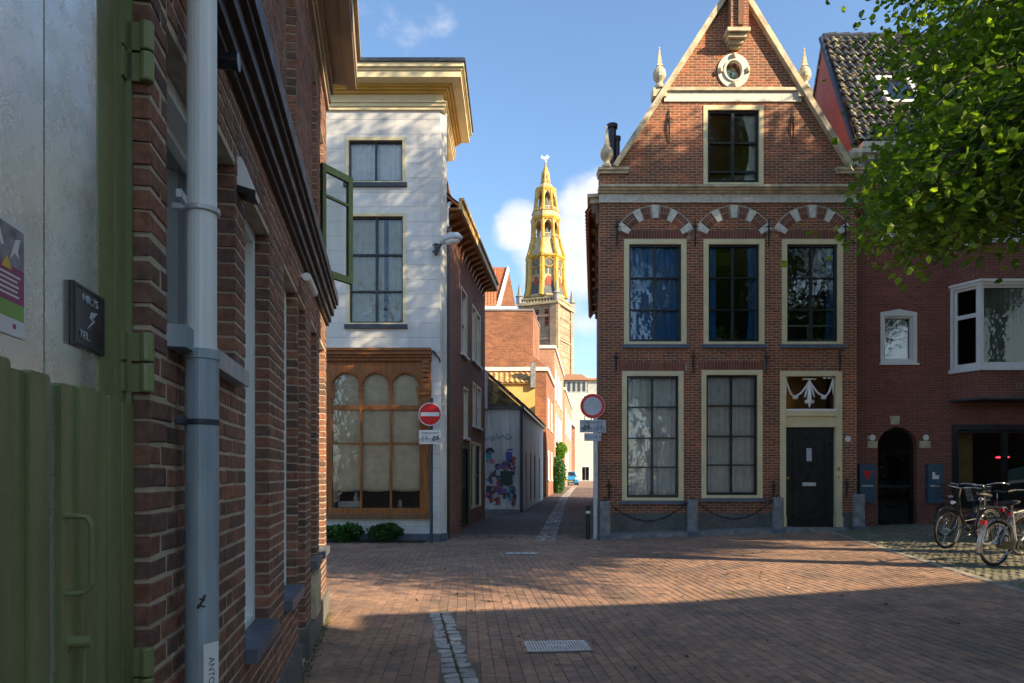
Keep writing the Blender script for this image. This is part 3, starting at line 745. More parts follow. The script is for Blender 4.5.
# plaque and poster on the door
pl = thing('plaque', 'small black house plaque with pale lettering screwed to green door', 'plaque', LW.pt(u(1.63), 1.87, DD))
MB().fb(LW, u(1.549), u(1.72), 1.797, 1.94, DD+.001, DD+.009).build('plate', 'black_paint', pl)
mb = MB(); 
for a in ((u(1.553), u(1.716), 1.932, 1.937), (u(1.553), u(1.716), 1.80, 1.805), (u(1.553), u(1.558), 1.805, 1.932), (u(1.711), u(1.716), 1.805, 1.932)): mb.fb(LW, *a, DD+.009, DD+.011)
mb.build('rim', 'steel_dark', pl)
text(pl, 'NR.75', LW, u(1.635), 1.912, DD+.0095, .026, 'sign_grey', sx=1.3)
text(pl, 'TEL.', LW, u(1.605), 1.825, DD+.0095, .026, 'sign_grey', sx=1.3)
mb = MB(); mb.poly(LW, [(u(1.62), 1.845), (u(1.66), 1.87), (u(1.645), 1.872), (u(1.675), 1.893), (u(1.64), 1.888), (u(1.632), 1.872), (u(1.648), 1.868)], (), DD+.0105, .0015); mb.build('emblem', 'sign_grey', pl)
M['poster_grey'] = paint('poster_grey', (.25, .26, .28), .35, .6, 30)
M['poster_pink'] = paint('poster_pink', (.30, .03, .13), .35, .1, 9)
M['poster_green'] = paint('poster_green', (.20, .42, .07), .35, .1, 9)
M['poster_yellow'] = paint('poster_yellow', (.75, .5, .03), .35, .1, 9)
po = thing('poster', 'pink and green poster with warning triangle in a clear sleeve on door', 'poster', LW.pt(u(1.29), 1.88, DD))
q0, q1 = u(1.20), u(1.355)
MB().fb(LW, q0, q1, 1.765, 1.985, DD+.001, DD+.003).build('sheet', 'white', po)
MB().fb(LW, q0+.004, q1-.006, 1.895, 1.972, DD+.003, DD+.0036).build('picture', 'poster_grey', po)
MB().fb(LW, q0+.004, q1-.006, 1.828, 1.896, DD+.003, DD+.0036).build('pink_panel', 'poster_pink', po)
MB().fb(LW, q0+.004, q1-.006, 1.798, 1.828, DD+.003, DD+.0036).build('green_panel', 'poster_green', po)
MB().poly(LW, [(u(1.27), 1.888), (u(1.305), 1.888), (u(1.288), 1.912)], (), DD+.0042, .001).build('warning_triangle', 'poster_yellow', po)
mb = MB().poly(LW, [(u(1.30), 1.91), (u(1.318), 1.95), (u(1.335), 1.955), (u(1.326), 1.93), (u(1.33), 1.915), (u(1.315), 1.925)], (), DD+.0042, .001).poly(LW, [(u(1.25), 1.945), (u(1.27), 1.925), (u(1.277), 1.93), (u(1.262), 1.96)], (), DD+.0042, .001); mb.build('figure', 'white', po)
mb = MB()
for k, (a, b) in enumerate(((1.225, 1.335), (1.225, 1.325), (1.24, 1.33), (1.25, 1.325), (1.24, 1.33))): mb.fb(LW, u(a), u(b), 1.877-k*.0095, 1.881-k*.0095, DD+.0036, DD+.004)
mb.build('lettering', 'white', po)
MB().fb(LW, u(1.31), u(1.32), 1.779, 1.788, DD+.003, DD+.0036).build('logo', 'poster_pink', po)
# downpipe
dp = thing('downpipe', 'rain pipe, white above and weathered zinc below, on near brick wall', 'pipe', LW.pt(u(2.13), 0, .07))
c = LW.pt(u(2.135), 0, .068)
MB().lathe(c[0], c[1], [(.044, 1.87), (.044, 5.9)], 24).build('upper_pipe', 'off_white', dp, smooth=False)
MB().lathe(c[0], c[1], [(.049, -.02), (.049, .95), (.0495, .951), (.0495, 1.86), (.053, 1.862), (.053, 1.89), (.0465, 1.893)], 28).build('lower_pipe', 'zinc', dp)
for zc in (2.33, 1.665):
    mb = MB(); mb.lathe(c[0], c[1], [(.0505, zc-.009), (.0535, zc-.007), (.0535, zc+.007), (.0505, zc+.009)], 28)
    mb.fb(LW, u(2.0), u(2.06), zc-.012, zc+.012, .03, .045); mb.fb(LW, u(2.10), u(2.12), zc-.008, zc+.008, -.01, .03)
    mb.build('clip', 'galv' if zc > 2 else 'steel_dark', dp)
st = thing('paper_label', 'white paper strip peeling from the foot of zinc rain pipe', 'label', (c[0]+.045, c[1]-.03, .88))
f2 = Fr(c[0]+.032, c[1]-.047, .5, 1); f3 = Fr(c[0]+.012, c[1]-.053, 1, .45)
MB().fb(f2, -.01, .045, .7, .98, .002, .004).build('paper', 'white', st)
text(st, 'ANTOXENI', f2, .018, .86, .004, .03, 'ink', rot=-math.pi/2, extrude=.0003)
tag(MB().tube([(c[0]+.01, c[1]-.0505, 1.09), (c[0]+.022, c[1]-.0485, 1.11), (c[0]+.03, c[1]-.0445, 1.13)], .004, 5).tube([(c[0]+.008, c[1]-.051, 1.10), (c[0]+.03, c[1]-.0445, 1.095)], .003, 5).tube([(c[0]+.015, c[1]-.051, 1.12), (c[0]+.03, c[1]-.0445, 1.115)], .003, 5).build('pen_tag', 'ink'), 'tiny black scrawled tag on the zinc rain pipe', 'graffiti')
# small fittings on the wall
lp = thing('wall_lamp', 'white wedge wall lamp on brick wall below black cornice', 'lamp', LW.pt(u(3.0), 2.8, 0))
ua, ub = u(2.97), u(3.06)
MB().hexa([LW.pt(ua, 2.765, 0), LW.pt(ub, 2.765, 0), LW.pt(ub, 2.745, .075), LW.pt(ua, 2.745, .075), LW.pt(ua, 2.89, 0), LW.pt(ub, 2.89, 0), LW.pt(ub, 2.885, .02), LW.pt(ua, 2.885, .02)]).build('housing', 'white', lp)
MB().hexa([LW.pt(ua-.003, 2.735, 0), LW.pt(ub+.003, 2.735, 0), LW.pt(ub+.003, 2.712, .078), LW.pt(ua-.003, 2.712, .078), LW.pt(ua-.003, 2.764, 0), LW.pt(ub+.003, 2.764, 0), LW.pt(ub+.003, 2.744, .078), LW.pt(ua-.003, 2.744, .078)]).build('lens', 'black_paint', lp)
sp = thing('spotlight', 'black cylinder spotlight beside the white rain pipe', 'lamp', LW.pt(u(2.5), 3.1, 0))
q = LW.pt(u(2.45), 3.13, .0)
MB().tube([LW.pt(u(2.52), 3.035, 0), LW.pt(u(2.52), 3.035, .075), LW.pt(u(2.52), 3.035, .075), LW.pt(u(2.52), 3.035, .10)], [.03, .03, .033, .033], 16).build('barrel', 'black_paint', sp)
cm = thing('security_camera', 'small white security camera under the string cornice', 'camera', LW.pt(u(5.2), 3.0, 0))
MB().tube([LW.pt(u(5.12), 3.0, .01), LW.pt(u(5.16), 2.97, .05)], .02, 8).build('bracket', 'white', cm)
MB().tube([LW.pt(u(5.08), 2.98, .06), LW.pt(u(5.35), 2.93, .085)], .032, 12).build('body', 'white', cm)
# open casement
cs = thing('casement_window', 'dark green casement standing open from the upper left wall', 'window', LW.pt(u(6.85), 3.52, .0))
cf = Fr(-1.905, 6.82, .22, .36)
W_ = .42
mb = MB(); mb.fb(cf, 0, .05, 3.50, 4.62, -.02, .02).fb(cf, W_-.06, W_, 3.50, 4.62, -.02, .02).fb(cf, .05, W_-.06, 3.50, 3.57, -.02, .02).fb(cf, .05, W_-.06, 4.55, 4.62, -.02, .02).fb(cf, .05, W_-.06, 4.30, 4.325, -.015, .015)
mb.build('sash', 'dark_green', cs)
MB().face([cf.pt(.05, 3.57), cf.pt(W_-.06, 3.57), cf.pt(W_-.06, 4.55), cf.pt(.05, 4.55)]).build('pane', 'glass', cs, fix=False)

# ------------------------------------------------------------------ white boarded house
WY = 15.5; ws = F/WY
def wx(px): return (px-512)/ws
def wz(py): return 1.5+(475-py)/ws
WF = Fr(0, WY)
wh = thing('boarded_house', 'tall white boarded house with ochre cornice and arched wooden shopfront', 'building', (-3.5, 15.5, 0))
XL, XR = -7.5, wx(440)
win_up = (wx(345.5), wx(405.5), wz(183), wz(137))
win_mid = (wx(346.5), wx(406), wz(324.5), wz(213))
shop = (wx(322), wx(431), wz(514), wz(349))
win2 = (wx(262), wx(318), wz(324.5), wz(213)); win3 = (wx(262), wx(318), wz(183), wz(137))
mb = MB(); mb.poly(WF, rect(XL, XR, -.1, 10.12), [rect(*r) for r in (win_up, win_mid, shop, win2, win3)], 0, .25)
mb.build('wall', 'white_board', wh)
SF = Fr(XR, WY, .13, .25)
ll = math.hypot(.13, .25)
mb = MB(); mb.poly(SF, rect(0, ll, -.1, 10.12), (), 0, .2)
x1, y1 = XR+.13, WY+.25
SG = Fr(x1, y1, -.0966*8, 8); mb.poly(SG, rect(0, 8.04, -.1, 10.12), (), 0, .2)
mb.build('side_wall', 'grime_white', wh)
mb = MB(); mb.box(XL, -2.3, 23.6, 23.8, -.1, 10.12).box(XL-.2, XL, WY, 23.8, -.1, 10.12).box(XL, -1.9, 15.76, 23.6, 10.13, 10.2).box(XL, -1.9, 15.76, 23.6, 4.45, 4.6).build('rear_wall', 'plain_brick', wh)
# base plinth
mb = MB(); mb.fb(WF, XL, XR+.002, -.1, .17, -.03, .05).fb(SF, -.02, ll, -.1, .17, -.03, .04).build('plinth', 'bluestone', wh)
# cornice
def corn(mb, v0, v1, d):
    # band that wraps the right corner
    mb.prism([(XL, WY-d), (XR+.06+d*.9, WY-d), (XR+.06+d*.9, WY+2.5), (XL, WY+2.5)], v0, v1)
mb = MB(); corn(mb, 9.77, 9.84, .05); corn(mb, 9.84, 9.91, .08); corn(mb, 9.91, 9.94, .11)
corn(mb, 9.94, 10.13, .025); mb.build('frieze', 'cream', wh)
mb = MB(); corn(mb, 10.13, 10.17, .10); corn(mb, 10.17, 10.21, .17); corn(mb, 10.21, 10.25, .24); mb.build('bed_moulding', 'ochre', wh)
mb = MB(); corn(mb, 10.25, 10.39, .50); corn(mb, 10.39, 10.44, .53); corn(mb, 10.44, 10.53, .58); mb.build('cornice', 'cream', wh)
mb = MB(); corn(mb, 10.53, 10.58, .62); corn(mb, 10.58, 10.62, .60); mb.build('cornice_cap', 'steel_dark', wh)
f, q = window(wh, WF, *win_up, fw=.07, frame='cream', vb=(.5,), sw=.03, sill='steel_dark')
curtain(WF, q[0], q[1], q[2], q[3], q[4], .02, .11, 3).build('curtain', 'lace', f, smooth=True, fix=False)
f, q = window(wh, WF, *win_mid, fw=.07, frame='cream', vb=(.5,), hb=(.30, .645), sw=.03, sill='steel_dark', bar=.035)
curtain(WF, q[0]+.0, (q[0]+q[1])/2+.15, q[2], q[3], q[4], .022, .12, 4).build('curtain', 'lace_warm', f, smooth=True, fix=False)
curtain(WF, (q[0]+q[1])/2+.25, q[1], q[2], q[3], q[4]-.01, .022, .12, 5).build('curtain', 'lace_warm', f, smooth=True, fix=False)
for r in (win2, win3): window(wh, WF, *r, fw=.07, frame='cream', sill='steel_dark')
ho = thing('horse_figurine', 'little white animal ornament on the sill behind middle window', 'ornament', (wx(366), WY+.16, win_mid[2]+.12))
mb = MB(); hx_, hy_, hz_ = wx(364), WY+.19, win_mid[2]+.1
mb.tube([(hx_-.1, hy_, hz_+.17), (hx_-.05, hy_, hz_+.19), (hx_+.06, hy_, hz_+.19), (hx_+.1, hy_, hz_+.22), (hx_+.12, hy_, hz_+.32), (hx_+.15, hy_, hz_+.34), (hx_+.2, hy_, hz_+.3)], [.02, .05, .045, .045, .03, .032, .016], 10)
for dx in (-.06, -.03, .05, .08): mb.tube([(hx_+dx, hy_, hz_+.18), (hx_+dx, hy_, hz_)], .013, 6)
o = mb.build('body', 'white', ho, smooth=True)
# shopfront
sf = MB(); 
u0, u1, v0, v1 = shop
vtr = wz(360); 
sp0, sp1 = wx(331.5), wx(419.5)
cent = [wx(345.6), wx(375.3), wx(405.2)]; ar = wx(359)-wx(345.6); vs = wz(387)
bands = []
holes = []
for c_ in cent:
    pts = [(c_-ar, wz(405)), (c_+ar, wz(405))]+[(c_+ar*math.cos(t_*math.pi/14), vs+ar*1.05*math.sin(t_*math.pi/14)) for t_ in range(0, 15)]
    holes.append(pts)
sf.poly(WF, rect(u0, u1, wz(409.5), vtr), holes, -.02, .08)
sf.fb(WF, u0, sp0, v0, wz(409.5), -.1, -.02).fb(WF, sp1, sp1+.04, v0, wz(409.5), -.1, -.02)
for a, b in ((wx(359.6), wx(361.6)), (wx(389.6), wx(391.6))):
    sf.fb(WF, a, b, wz(508), wz(409.5), -.09, -.015)
sf.fb(WF, sp0, sp1, wz(444), wz(442.3), -.088, -.03)
sf.fb(WF, sp0, sp1, v0, wz(508), -.1, -.01)
# pilaster with console
sf.fb(WF, sp1+.04, u1, v0, wz(395), -.1, .02).fb(WF, sp1+.08, u1-.04, wz(500), wz(398), .02, .035)
for k, (a, b, d) in enumerate(((395, 391, .07), (391, 388, .1), (388, 385, .08))): sf.fb(WF, sp1+.03, u1+.01, wz(a), wz(b), -.1, d)
sf.fb(WF, sp1+.05, u1, wz(385), vtr, -.1, .045)
for k in range(5):
    t_ = k/4; sf.fb(WF, sp1+.08, u1-.03, wz(382-t_*18), wz(378.5-t_*18), .045, .09+.05*math.sin(t_*3))
for (a, b, d) in ((352, 349.5, .25), (355.5, 352, .2), (358, 355.5, .13), (361, 358, .07)): sf.fb(WF, u0, u1+.02, wz(a), wz(b), -.1, d)
for c_ in cent:   # arch mouldings and little capitals
    arc = [WF.pt(c_+ar*1.06*math.cos(t_*math.pi/16), vs+ar*1.1*math.sin(t_*math.pi/16), -.01) for t_ in range(17)]
    sf.tube(arc, .022, 6)
for c_ in (cent[0]-ar, (cent[0]+cent[1])/2, (cent[1]+cent[2])/2, cent[2]+ar): sf.fb(WF, c_-.05, c_+.05, vs-.06, vs+.0, -.05, .02).fb(WF, c_-.035, c_+.035, vs-.25, vs-.06, -.05, .0)
so_ = sf.build('shopfront', 'oak', wh)
MB().fb(WF, u0, u1+.03, wz(518.5), wz(514)-.001, -.1, .12).build('sill', 'brownwood', so_)
MB().face([WF.pt(u0, v0, -.07), WF.pt(sp1+.04, v0, -.07), WF.pt(sp1+.04, vtr, -.07), WF.pt(u0, vtr, -.07)]).build('pane', 'glass', so_, fix=False)
rb = MB(); z0_ = wz(490.5); z1_ = wz(368); nb = 7
for ci, (a, b) in enumerate(((sp0-.02, wx(360.4)), (wx(361), wx(390.3)), (wx(391), sp1+.03))):
    pr = []; rr = random.Random(ci); Hh = (z1_-z0_)
    for k in range(nb):
        zt_ = z1_-Hh*k/nb; zb_ = z1_-Hh*(k+1)/nb
        for t_ in range(6): f_ = t_/6; pr.append((zt_+(zb_-zt_)*f_, -.145+.03*math.sin(f_*math.pi)**1.2+ (.012 if f_ > .8 else 0)))
        pr.append((zb_+.004, -.15))
    pr.append((z0_, -.16)); cols = 12; base = len(rb.v)
    for (zz, dd) in pr:
        for i in range(cols+1):
            t_ = i/cols; rb.v.append(WF.pt(a+(b-a)*t_, zz-.03*math.sin(t_*math.pi)*(1+rr.uniform(-.2, .2)), dd+.008*math.sin(i*2.1+zz*5)))
    for j in range(len(pr)-1):
        for i in range(cols): n0 = base+j*(cols+1)+i; rb.f.append((n0, n0+1, n0+cols+2, n0+cols+1)); rb.mi.append(0)
rb.build('roman_blind', 'roman', so_, smooth=True, fix=False)
mb = MB(); mb.box(wx(334), wx(357), WY+.35, WY+.55, wz(508), wz(502)); mb.lathe(wx(352), WY+.4, [(.05, wz(502)), (.07, wz(499)), (.03, wz(495)), (.03, wz(493))], 10); mb.lathe(wx(397), WY+.4, [(.05, wz(508)), (.05, wz(503)), (.02, wz(500))], 10)
mb.build('window_display', 'off_white', so_)
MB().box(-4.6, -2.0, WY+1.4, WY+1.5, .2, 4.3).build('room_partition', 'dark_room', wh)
# corner pipe
cp = thing('downpipe', 'tall thin grey rain pipe at the corner of white house', 'pipe', (wx(447.5), 15.95, 0))
px_, py_ = (447.6-512)/F*15.95, 15.95
MB().lathe(px_, py_, [(.045, 0), (.045, 7.3)], 12).build('pipe', 'steel_dark', cp)
MB().lathe(px_-.0, py_, [(.05, 0), (.05, 3.1)], 12).lathe(px_, py_, [(.055, 3.1), (.055, 3.2)], 12).build('foot', 'black_paint', cp)
MB().tube([(px_, py_, 7.2), (px_-.02, py_, 7.6), (px_+.02, py_+.05, 7.85), (px_+.15, py_+.15, 7.95)], .045, 10).build('swan_neck', 'off_white', cp)
# street lamp at the corner
sl_ = thing('street_lamp', 'grey street lamp head on bracket at white house corner', 'lamp', (-1.6, 15.45, 6.7))
s1 = F/15.3
mb = MB(); pA = ((436-512)/s1, 15.48, 1.5+(475-247)/s1); 
mb.box(pA[0]-.05, pA[0]+.02, 15.38, 15.5, pA[2]-.12, pA[2]+.12)
mb.tube([(pA[0]-.09, 15.42, pA[2]+.09), (pA[0]+.1, 15.36, pA[2]+.08)], .018, 8).tube([(pA[0]-.09, 15.42, pA[2]-.07), (pA[0]+.0, 15.36, pA[2]-.07)], .018, 8)
mb.tube([(pA[0]+.02, 15.38, pA[2]-.05), (pA[0]+.1, 15.33, pA[2]+.06), (pA[0]+.16, 15.3, pA[2]+.12)], .025, 8); mb.build('bracket', 'steel_dark', sl_)
mb = MB(); hx0 = (441-512)/s1; zz = pA[2]
mb.tube([(hx0, 15.3, zz+.08), (hx0+.08, 15.28, zz+.17), (hx0+.22, 15.26, zz+.21), (hx0+.38, 15.24, zz+.21), (hx0+.47, 15.23, zz+.17)], [.04, .085, .115, .10, .05], 14); o = mb.build('head', 'galv', sl_, smooth=True)
mb = MB(); mb.tube([(hx0+.1, 15.27, zz+.1), (hx0+.25, 15.25, zz+.13), (hx0+.42, 15.23, zz+.13)], [.05, .085, .05], 12); mb.build('lens', 'headlamp', sl_, smooth=True)
# iron bracket stub and alarm
tag(MB().tube([(wx(433), WY-.04, wz(351)), (wx(440), WY-.12, wz(360)), (wx(440.5), WY-.1, wz(363))], .02, 6).build('iron_hook', 'iron'), 'small black iron hook beside the shopfront cornice', 'hook')
# low planting bed, shrubs
def shrub(name, label, cx, cy, cz, rx, ry, rz, n, mat, cat='shrub', ls=.05, group=None, seed=1, stems=True, box=False):
    rr = random.Random(seed); t_ = thing(name, label, cat, (cx, cy, cz), group); mb = MB()
    clumps = []
    for _ in range(max(8, n//90)):
        while True:
            p = Vector((rr.uniform(-1, 1), rr.uniform(-1, 1), rr.uniform(-.9, 1)))
            if p.length <= 1 or box: break
        clumps.append(p)
    for i in range(n):
        c_ = rr.choice(clumps); q = c_+Vector((rr.gauss(0, .2), rr.gauss(0, .2), rr.gauss(0, .2)))
        if not box and q.length > 1.12: q = q.normalized()*rr.uniform(.9, 1.1)
        p = Vector((cx+q.x*rx, cy+q.y*ry, max(cz+.02, cz+rz+q.z*rz)))
        leaf(mb, p, ls*rr.uniform(.7, 1.3), rr)
    mb.build('foliage', mat, t_, fix=False)
    if stems:
        mb = MB()
        for k in range(7): a = rr.uniform(0, 6.28); mb.tube([(cx, cy, cz-.02), (cx+math.cos(a)*rx*.5, cy+math.sin(a)*ry*.5, cz+rz*1.3)], [.015, .006], 5)
        mb.build('stem', 'bark', t_)
    return t_
def leaf(mb, p, s, rr, droop=.4):
    a = rr.uniform(0, 6.283); e = rr.uniform(-1.0, .5)-droop; d = Vector((math.cos(a)*math.cos(e), math.sin(a)*math.cos(e), math.sin(e)))
    sd_ = d.cross(Vector((rr.uniform(-.5, .5), rr.uniform(-.5, .5), 1))).normalized(); w_ = s*.36; i = len(mb.v)
    nn = d.cross(sd_)*s*.1; b0 = p-d*s*.5; b1 = p+d*s*.5; q0 = p-d*s*.22; q1 = p+d*s*.2
    mb.v += [tuple(b0), tuple(q0+sd_*w_+nn), tuple(q1+sd_*w_*.82+nn), tuple(b1-nn), tuple(q1-sd_*w_*.82+nn), tuple(q0-sd_*w_+nn)]
    mb.f.append((i, i+1, i+2, i+3, i+4, i+5)); mb.mi.append(mb.cur)
bed = MB(); bed.box(-4.6, -1.95, WY-.42, WY-.06, -.05, .03); struct(bed.build('planting_bed', 'soil'))
for k, (px, w_, h_) in enumerate(((343, .40, .22), (384, .37, .2))):
    shrub('shrub', ('leafy green shrub under the shopfront, left beside the brick house' if k == 0 else 'leafy green shrub under the shopfront, nearer the pole'), (px-512)/45.2, WY-.3, .02, w_, .22, h_, 1500, 'leaf_shrub', ls=.09, group='shrubs under the shopfront', seed=20+k)

# ------------------------------------------------------------------ alley brick house
AF = Fr(-3.14+.0966*16.0, 16.0, .0966, 1); AN = math.hypot(.0966, 1)
def au(Y): return (Y-16.0)*AN
def ay(px): return F*3.14/(578-px)
def az(px, py): return 1.5+(475-py)*3.14/(578-px)
al = thing('alley_house', 'dark red brick alley house with orange dentilled eaves, behind white house', 'building', (-1.3, 19, 0))
hol = [(au(ay(461)), au(ay(467)), az(461, 352), 6.6), (au(ay(472)), au(ay(475.8)), 4.95, 6.6), (au(ay(476.6)), au(ay(480.4)), 4.95, 6.6),
       (au(ay(463.5)), au(ay(467.8)), 2.55, 3.95), (au(ay(472.5)), au(ay(476)), 3.0, 4.3), (au(ay(477)), au(ay(481)), 3.0, 4.3),
       (au(ay(470.5)), au(ay(474.3)), .5, 2.5), (au(ay(475)), au(ay(481)), .5, 2.5), (au(ay(461.5)), au(ay(468)), .1, 2.3)]
LEN = au(23.0)
MB().poly(AF, rect(0.05, LEN, -.1, 7.6), [rect(*h) for h in hol], 0, .25).build('wall', 'alley_brick', al)
for k, h in enumerate(hol):
    window(al, AF, *h, fw=.07, frame='cream' if k < 8 else 'dark_green', sash='black_paint' if k > 5 else 'white', vb=() if k != 7 else (.5,), hb=(.5,), sw=.03, sill='white' if k < 6 else None, sillh=.07, silld=.08, fd=(-.14, .01), pane='glass_dark')
mb = MB(); e = AF.pt(LEN, 0); mb.box(-5, e[0]-.1, 22.8, 23.02, -.1, 7.6)
MB().poly(Fr(-5.0, 23.0, 1, 0), [(0, -.1), (e[0]+5.0, -.1), (e[0]+5.0, 7.6), (0, 11.2)], (), -.02, .2).build('end_wall', 'alley_brick', al)
mb = MB(); nB = 15
for k in range(nB):
    ua = .1+k*(LEN-.2)/nB; 
    mb = MB(); mb.hexa([AF.pt(ua, 7.38, 0), AF.pt(ua+.16, 7.38, 0), AF.pt(ua+.16, 7.55, .08), AF.pt(ua, 7.55, .08), AF.pt(ua, 7.68, 0), AF.pt(ua+.16, 7.68, 0), AF.pt(ua+.16, 7.68, .34), AF.pt(ua, 7.68, .34)]).build('eaves_bracket', 'oak', al)
mb = MB(); mb.fb(AF, -.05, LEN+.05, 7.68, 7.74, -.1, .36); mb.build('soffit', 'oak', al)
mb = MB(); mb.fb(AF, -.05, LEN+.08, 7.70, 7.92, .36, .43).fb(AF, -.05, LEN+.08, 7.90, 7.96, .36, .48); mb.build('gutter', 'ochre', al)
n_ = AF.n; o_ = Vector(AF.pt(-.05, 7.75, .36))
tiles(o_, (AF.d[0], AF.d[1], 0), (-n_[0]*.75, -n_[1]*.75, .66), LEN+.1, 4.6).build('roof', 'orange_tile', al, fix=False)

# ------------------------------------------------------------------ signs
def circle_sign(root, fr, u_, v_, r, kind):
    MB().tube([fr.pt(u_, v_, 0), fr.pt(u_, v_, .012)], r, 40).build('disc_edge', 'white', root)
    if kind == 'noentry':
        MB().tube([fr.pt(u_, v_, .0125), fr.pt(u_, v_, .014)], r*.93, 40).build('disc', 'red_sign', root)
        MB().fb(fr, u_-r*.80, u_+r*.80, v_-r*.17, v_+r*.17, .0142, .0155).build('bar', 'white', root)
    else:
        MB().tube([fr.pt(u_, v_, .0125), fr.pt(u_, v_, .014)], r*.97, 40).build('ring', 'red_sign', root)
        MB().tube([fr.pt(u_, v_, .0142), fr.pt(u_, v_, .0155)], r*.74, 40).build('disc', 'sign_grey', root)
def bikesym(mb, fr, u_, v_, s, d, motor=False):
    for dx in (-.42, .42): mb.ring(fr.pt(u_+dx*s, v_-.15*s, d), .24*s, .03*s, (fr.n[0], fr.n[1], 0), 16, 4)
    L = [(-.42, -.15), (-.18, .28), (.28, .28), (.42, -.15)], [(-.18, .28), (0.0, -.15), (.28, .28)], [(-.42, -.15), (0, -.15)], [(.28, .28), (.25, .42), (.4, .42)], [(-.3, .38), (-.1, .38)]
    for l_ in L: mb.tube([fr.pt(u_+a*s, v_+b*s, d) for a, b in l_], .03*s*(2.2 if motor else 1), 4)
S1 = Fr(0, 15.05); k1 = F/15.05
ne = thing('no_entry_sign', 'red round no entry sign with white bar on grey pole', 'sign', ((431-512)/k1, 15.1, 0))
MB().lathe((431-512)/k1, 15.1, [(.036, -.02), (.036, 3.2), (.0, 3.21)], 14).build('pole', 'steel_dark', ne)
S1 = Fr(0, 15.055); circle_sign(ne, S1, (430-512)/k1, 1.5+(475-414.2)/k1, .255, 'noentry')
pu0, pu1, pv0, pv1 = (419-512)/k1, (441-512)/k1, 1.5+(475-444)/k1, 1.5+(475-430)/k1
pt_ = MB().fb(S1, pu0, pu1, pv0, pv1, 0, .012).build('plate', 'white', ne)
text(pt_, 'uitgezonderd', S1, (pu0+pu1)/2, pv1-.06, .0122, .075, 'ink', sx=.95)
mb = MB(); bikesym(mb, S1, (pu0*3+pu1)/4, pv0+.11, .17, .014); bikesym(mb, S1, (pu0+pu1*3)/4, pv0+.11, .17, .014, True); mb.build('bicycle_symbol', 'ink', pt_)
k2 = F/16.0; S2 = Fr(0, 15.945)
nv = thing('no_vehicles_sign', 'red ringed closed road sign on silver pole at brick corner', 'sign', ((595.5-512)/k2, 16.0, 0))
MB().lathe((595.6-512)/k2, 16.0, [(.055, -.02), (.055, 3.3), (.0, 3.31)], 16).build('pole', 'galv', nv)
circle_sign(nv, S2, (592.3-512)/k2, 1.5+(475-406.3)/k2, .29, 'closed')
pu0, pu1, pv0, pv1 = (579.5-512)/k2, (605.5-512)/k2, 1.5+(475-432.6)/k2, 1.5+(475-420)/k2
pt_ = MB().fb(S2, pu0, pu1, pv0, pv1, 0, .012).build('upper_plate', 'sign_grey', nv)
text(pt_, 'Uitgezonderd', S2, (pu0+pu1)/2, pv1-.055, .0122, .085, 'ink')
mb = MB(); bikesym(mb, S2, (pu0*3+pu1)/4, pv0+.10, .19, .014, True); bikesym(mb, S2, (pu0+pu1*3)/4, pv0+.10, .19, .014); mb.build('bicycle_symbol', 'ink', pt_)
pu0, pu1, pv0, pv1 = (584-512)/k2, (601-512)/k2, 1.5+(475-441)/k2, 1.5+(475-433.2)/k2
pt_ = MB().fb(S2, pu0, pu1, pv0, pv1, 0, .012).build('lower_plate', 'sign_grey', nv)
text(pt_, '11 - 12 h', S2, (pu0+pu1)/2, (pv0+pv1)/2, .0122, .11, 'ink')
# bollards
bl = thing('iron_bollard', 'thin black bollard beside the silver sign pole', 'bollard', ((588-512)/k2, 16.0, 0))
MB().lathe((588-512)/k2, 16.0, [(.05, -.02), (.05, .72), (.055, .73), (.055, .78), (.03, .81)], 14).build('post', 'black_paint', bl)
MB().lathe((588-512)/k2, 16.0, [(.051, .60), (.052, .601), (.052, .66), (.051, .661)], 14).build('band', 'off_white', bl)

# ------------------------------------------------------------------ gable house
HY = 16.26; hs = 42.0
def hx(px): return (px-512)/hs
def hz(py): return 1.5+(475-py)/hs
HF = Fr(0, HY); SKEW = .12
gh = thing('gable_house', 'old red brick house with pointed gable, cream window frames and finials', 'building', (5.2, 16.3, .1))
lw = [(hx(622), hx(683.5), hz(500.5), hz(371)), (hx(701.5), hx(762.5), hz(498), hz(370))]
uw = [(hx(624), hx(686.5), hz(344.5), hz(239)), (hx(703.5), hx(764.5), hz(344.5), hz(239)), (hx(782), hx(843), hz(344.5), hz(239))]
gw = (hx(703.4), hx(763.4), hz(185), hz(105.5))
dw = (hx(780), hx(842), hz(527), hz(371))
XA, XB = hx(600), hx(857)
zc = hz(189)
MB().poly(HF, rect(XA, XB, -.1, zc), [rect(*r) for r in lw+uw+[dw]], 0, .3).build('wall', 'gable_brick', gh)
# gable
apx, apz = hx(735.2), hz(-14)
oc = (hx(733.5), hz(71)); ocr = 9.5/hs
och = [(oc[0]+ocr*.92*math.cos(t_*math.pi/12), oc[1]+ocr*1.12*math.sin(t_*math.pi/12)) for t_ in range(24)]
gout = [(XA, zc), (XB, zc), (XB, hz(174)), (hx(849), hz(174)), (apx, apz), (hx(615), hz(171)), (XA, hz(171))]
MB().poly(HF, gout, [rect(*gw), och], 0, .3).build('gable_wall', 'gable_brick', gh)
SW = Fr(XA, HY, SKEW, 1); SL = 11.5
MB().poly(SW, rect(.302, SL, -.1, 8.05), (), 0, -.3).build('side_wall', 'gable_brick', gh)
SE = Fr(XB, HY, SKEW, 1)
MB().poly(SE, rect(.302, SL, -.1, 8.05), (), 0, .3).build('side_wall', 'gable_brick', gh)
MB().poly(Fr(XA+SKEW*SL, HY+SL, 1, 0), [(0, -.1), (XB-XA, -.1), (XB-XA, 8.05), ((XB-XA)/2, 12.6), (0, 8.05)], (), 0, .3).build('rear_wall', 'gable_brick', gh)
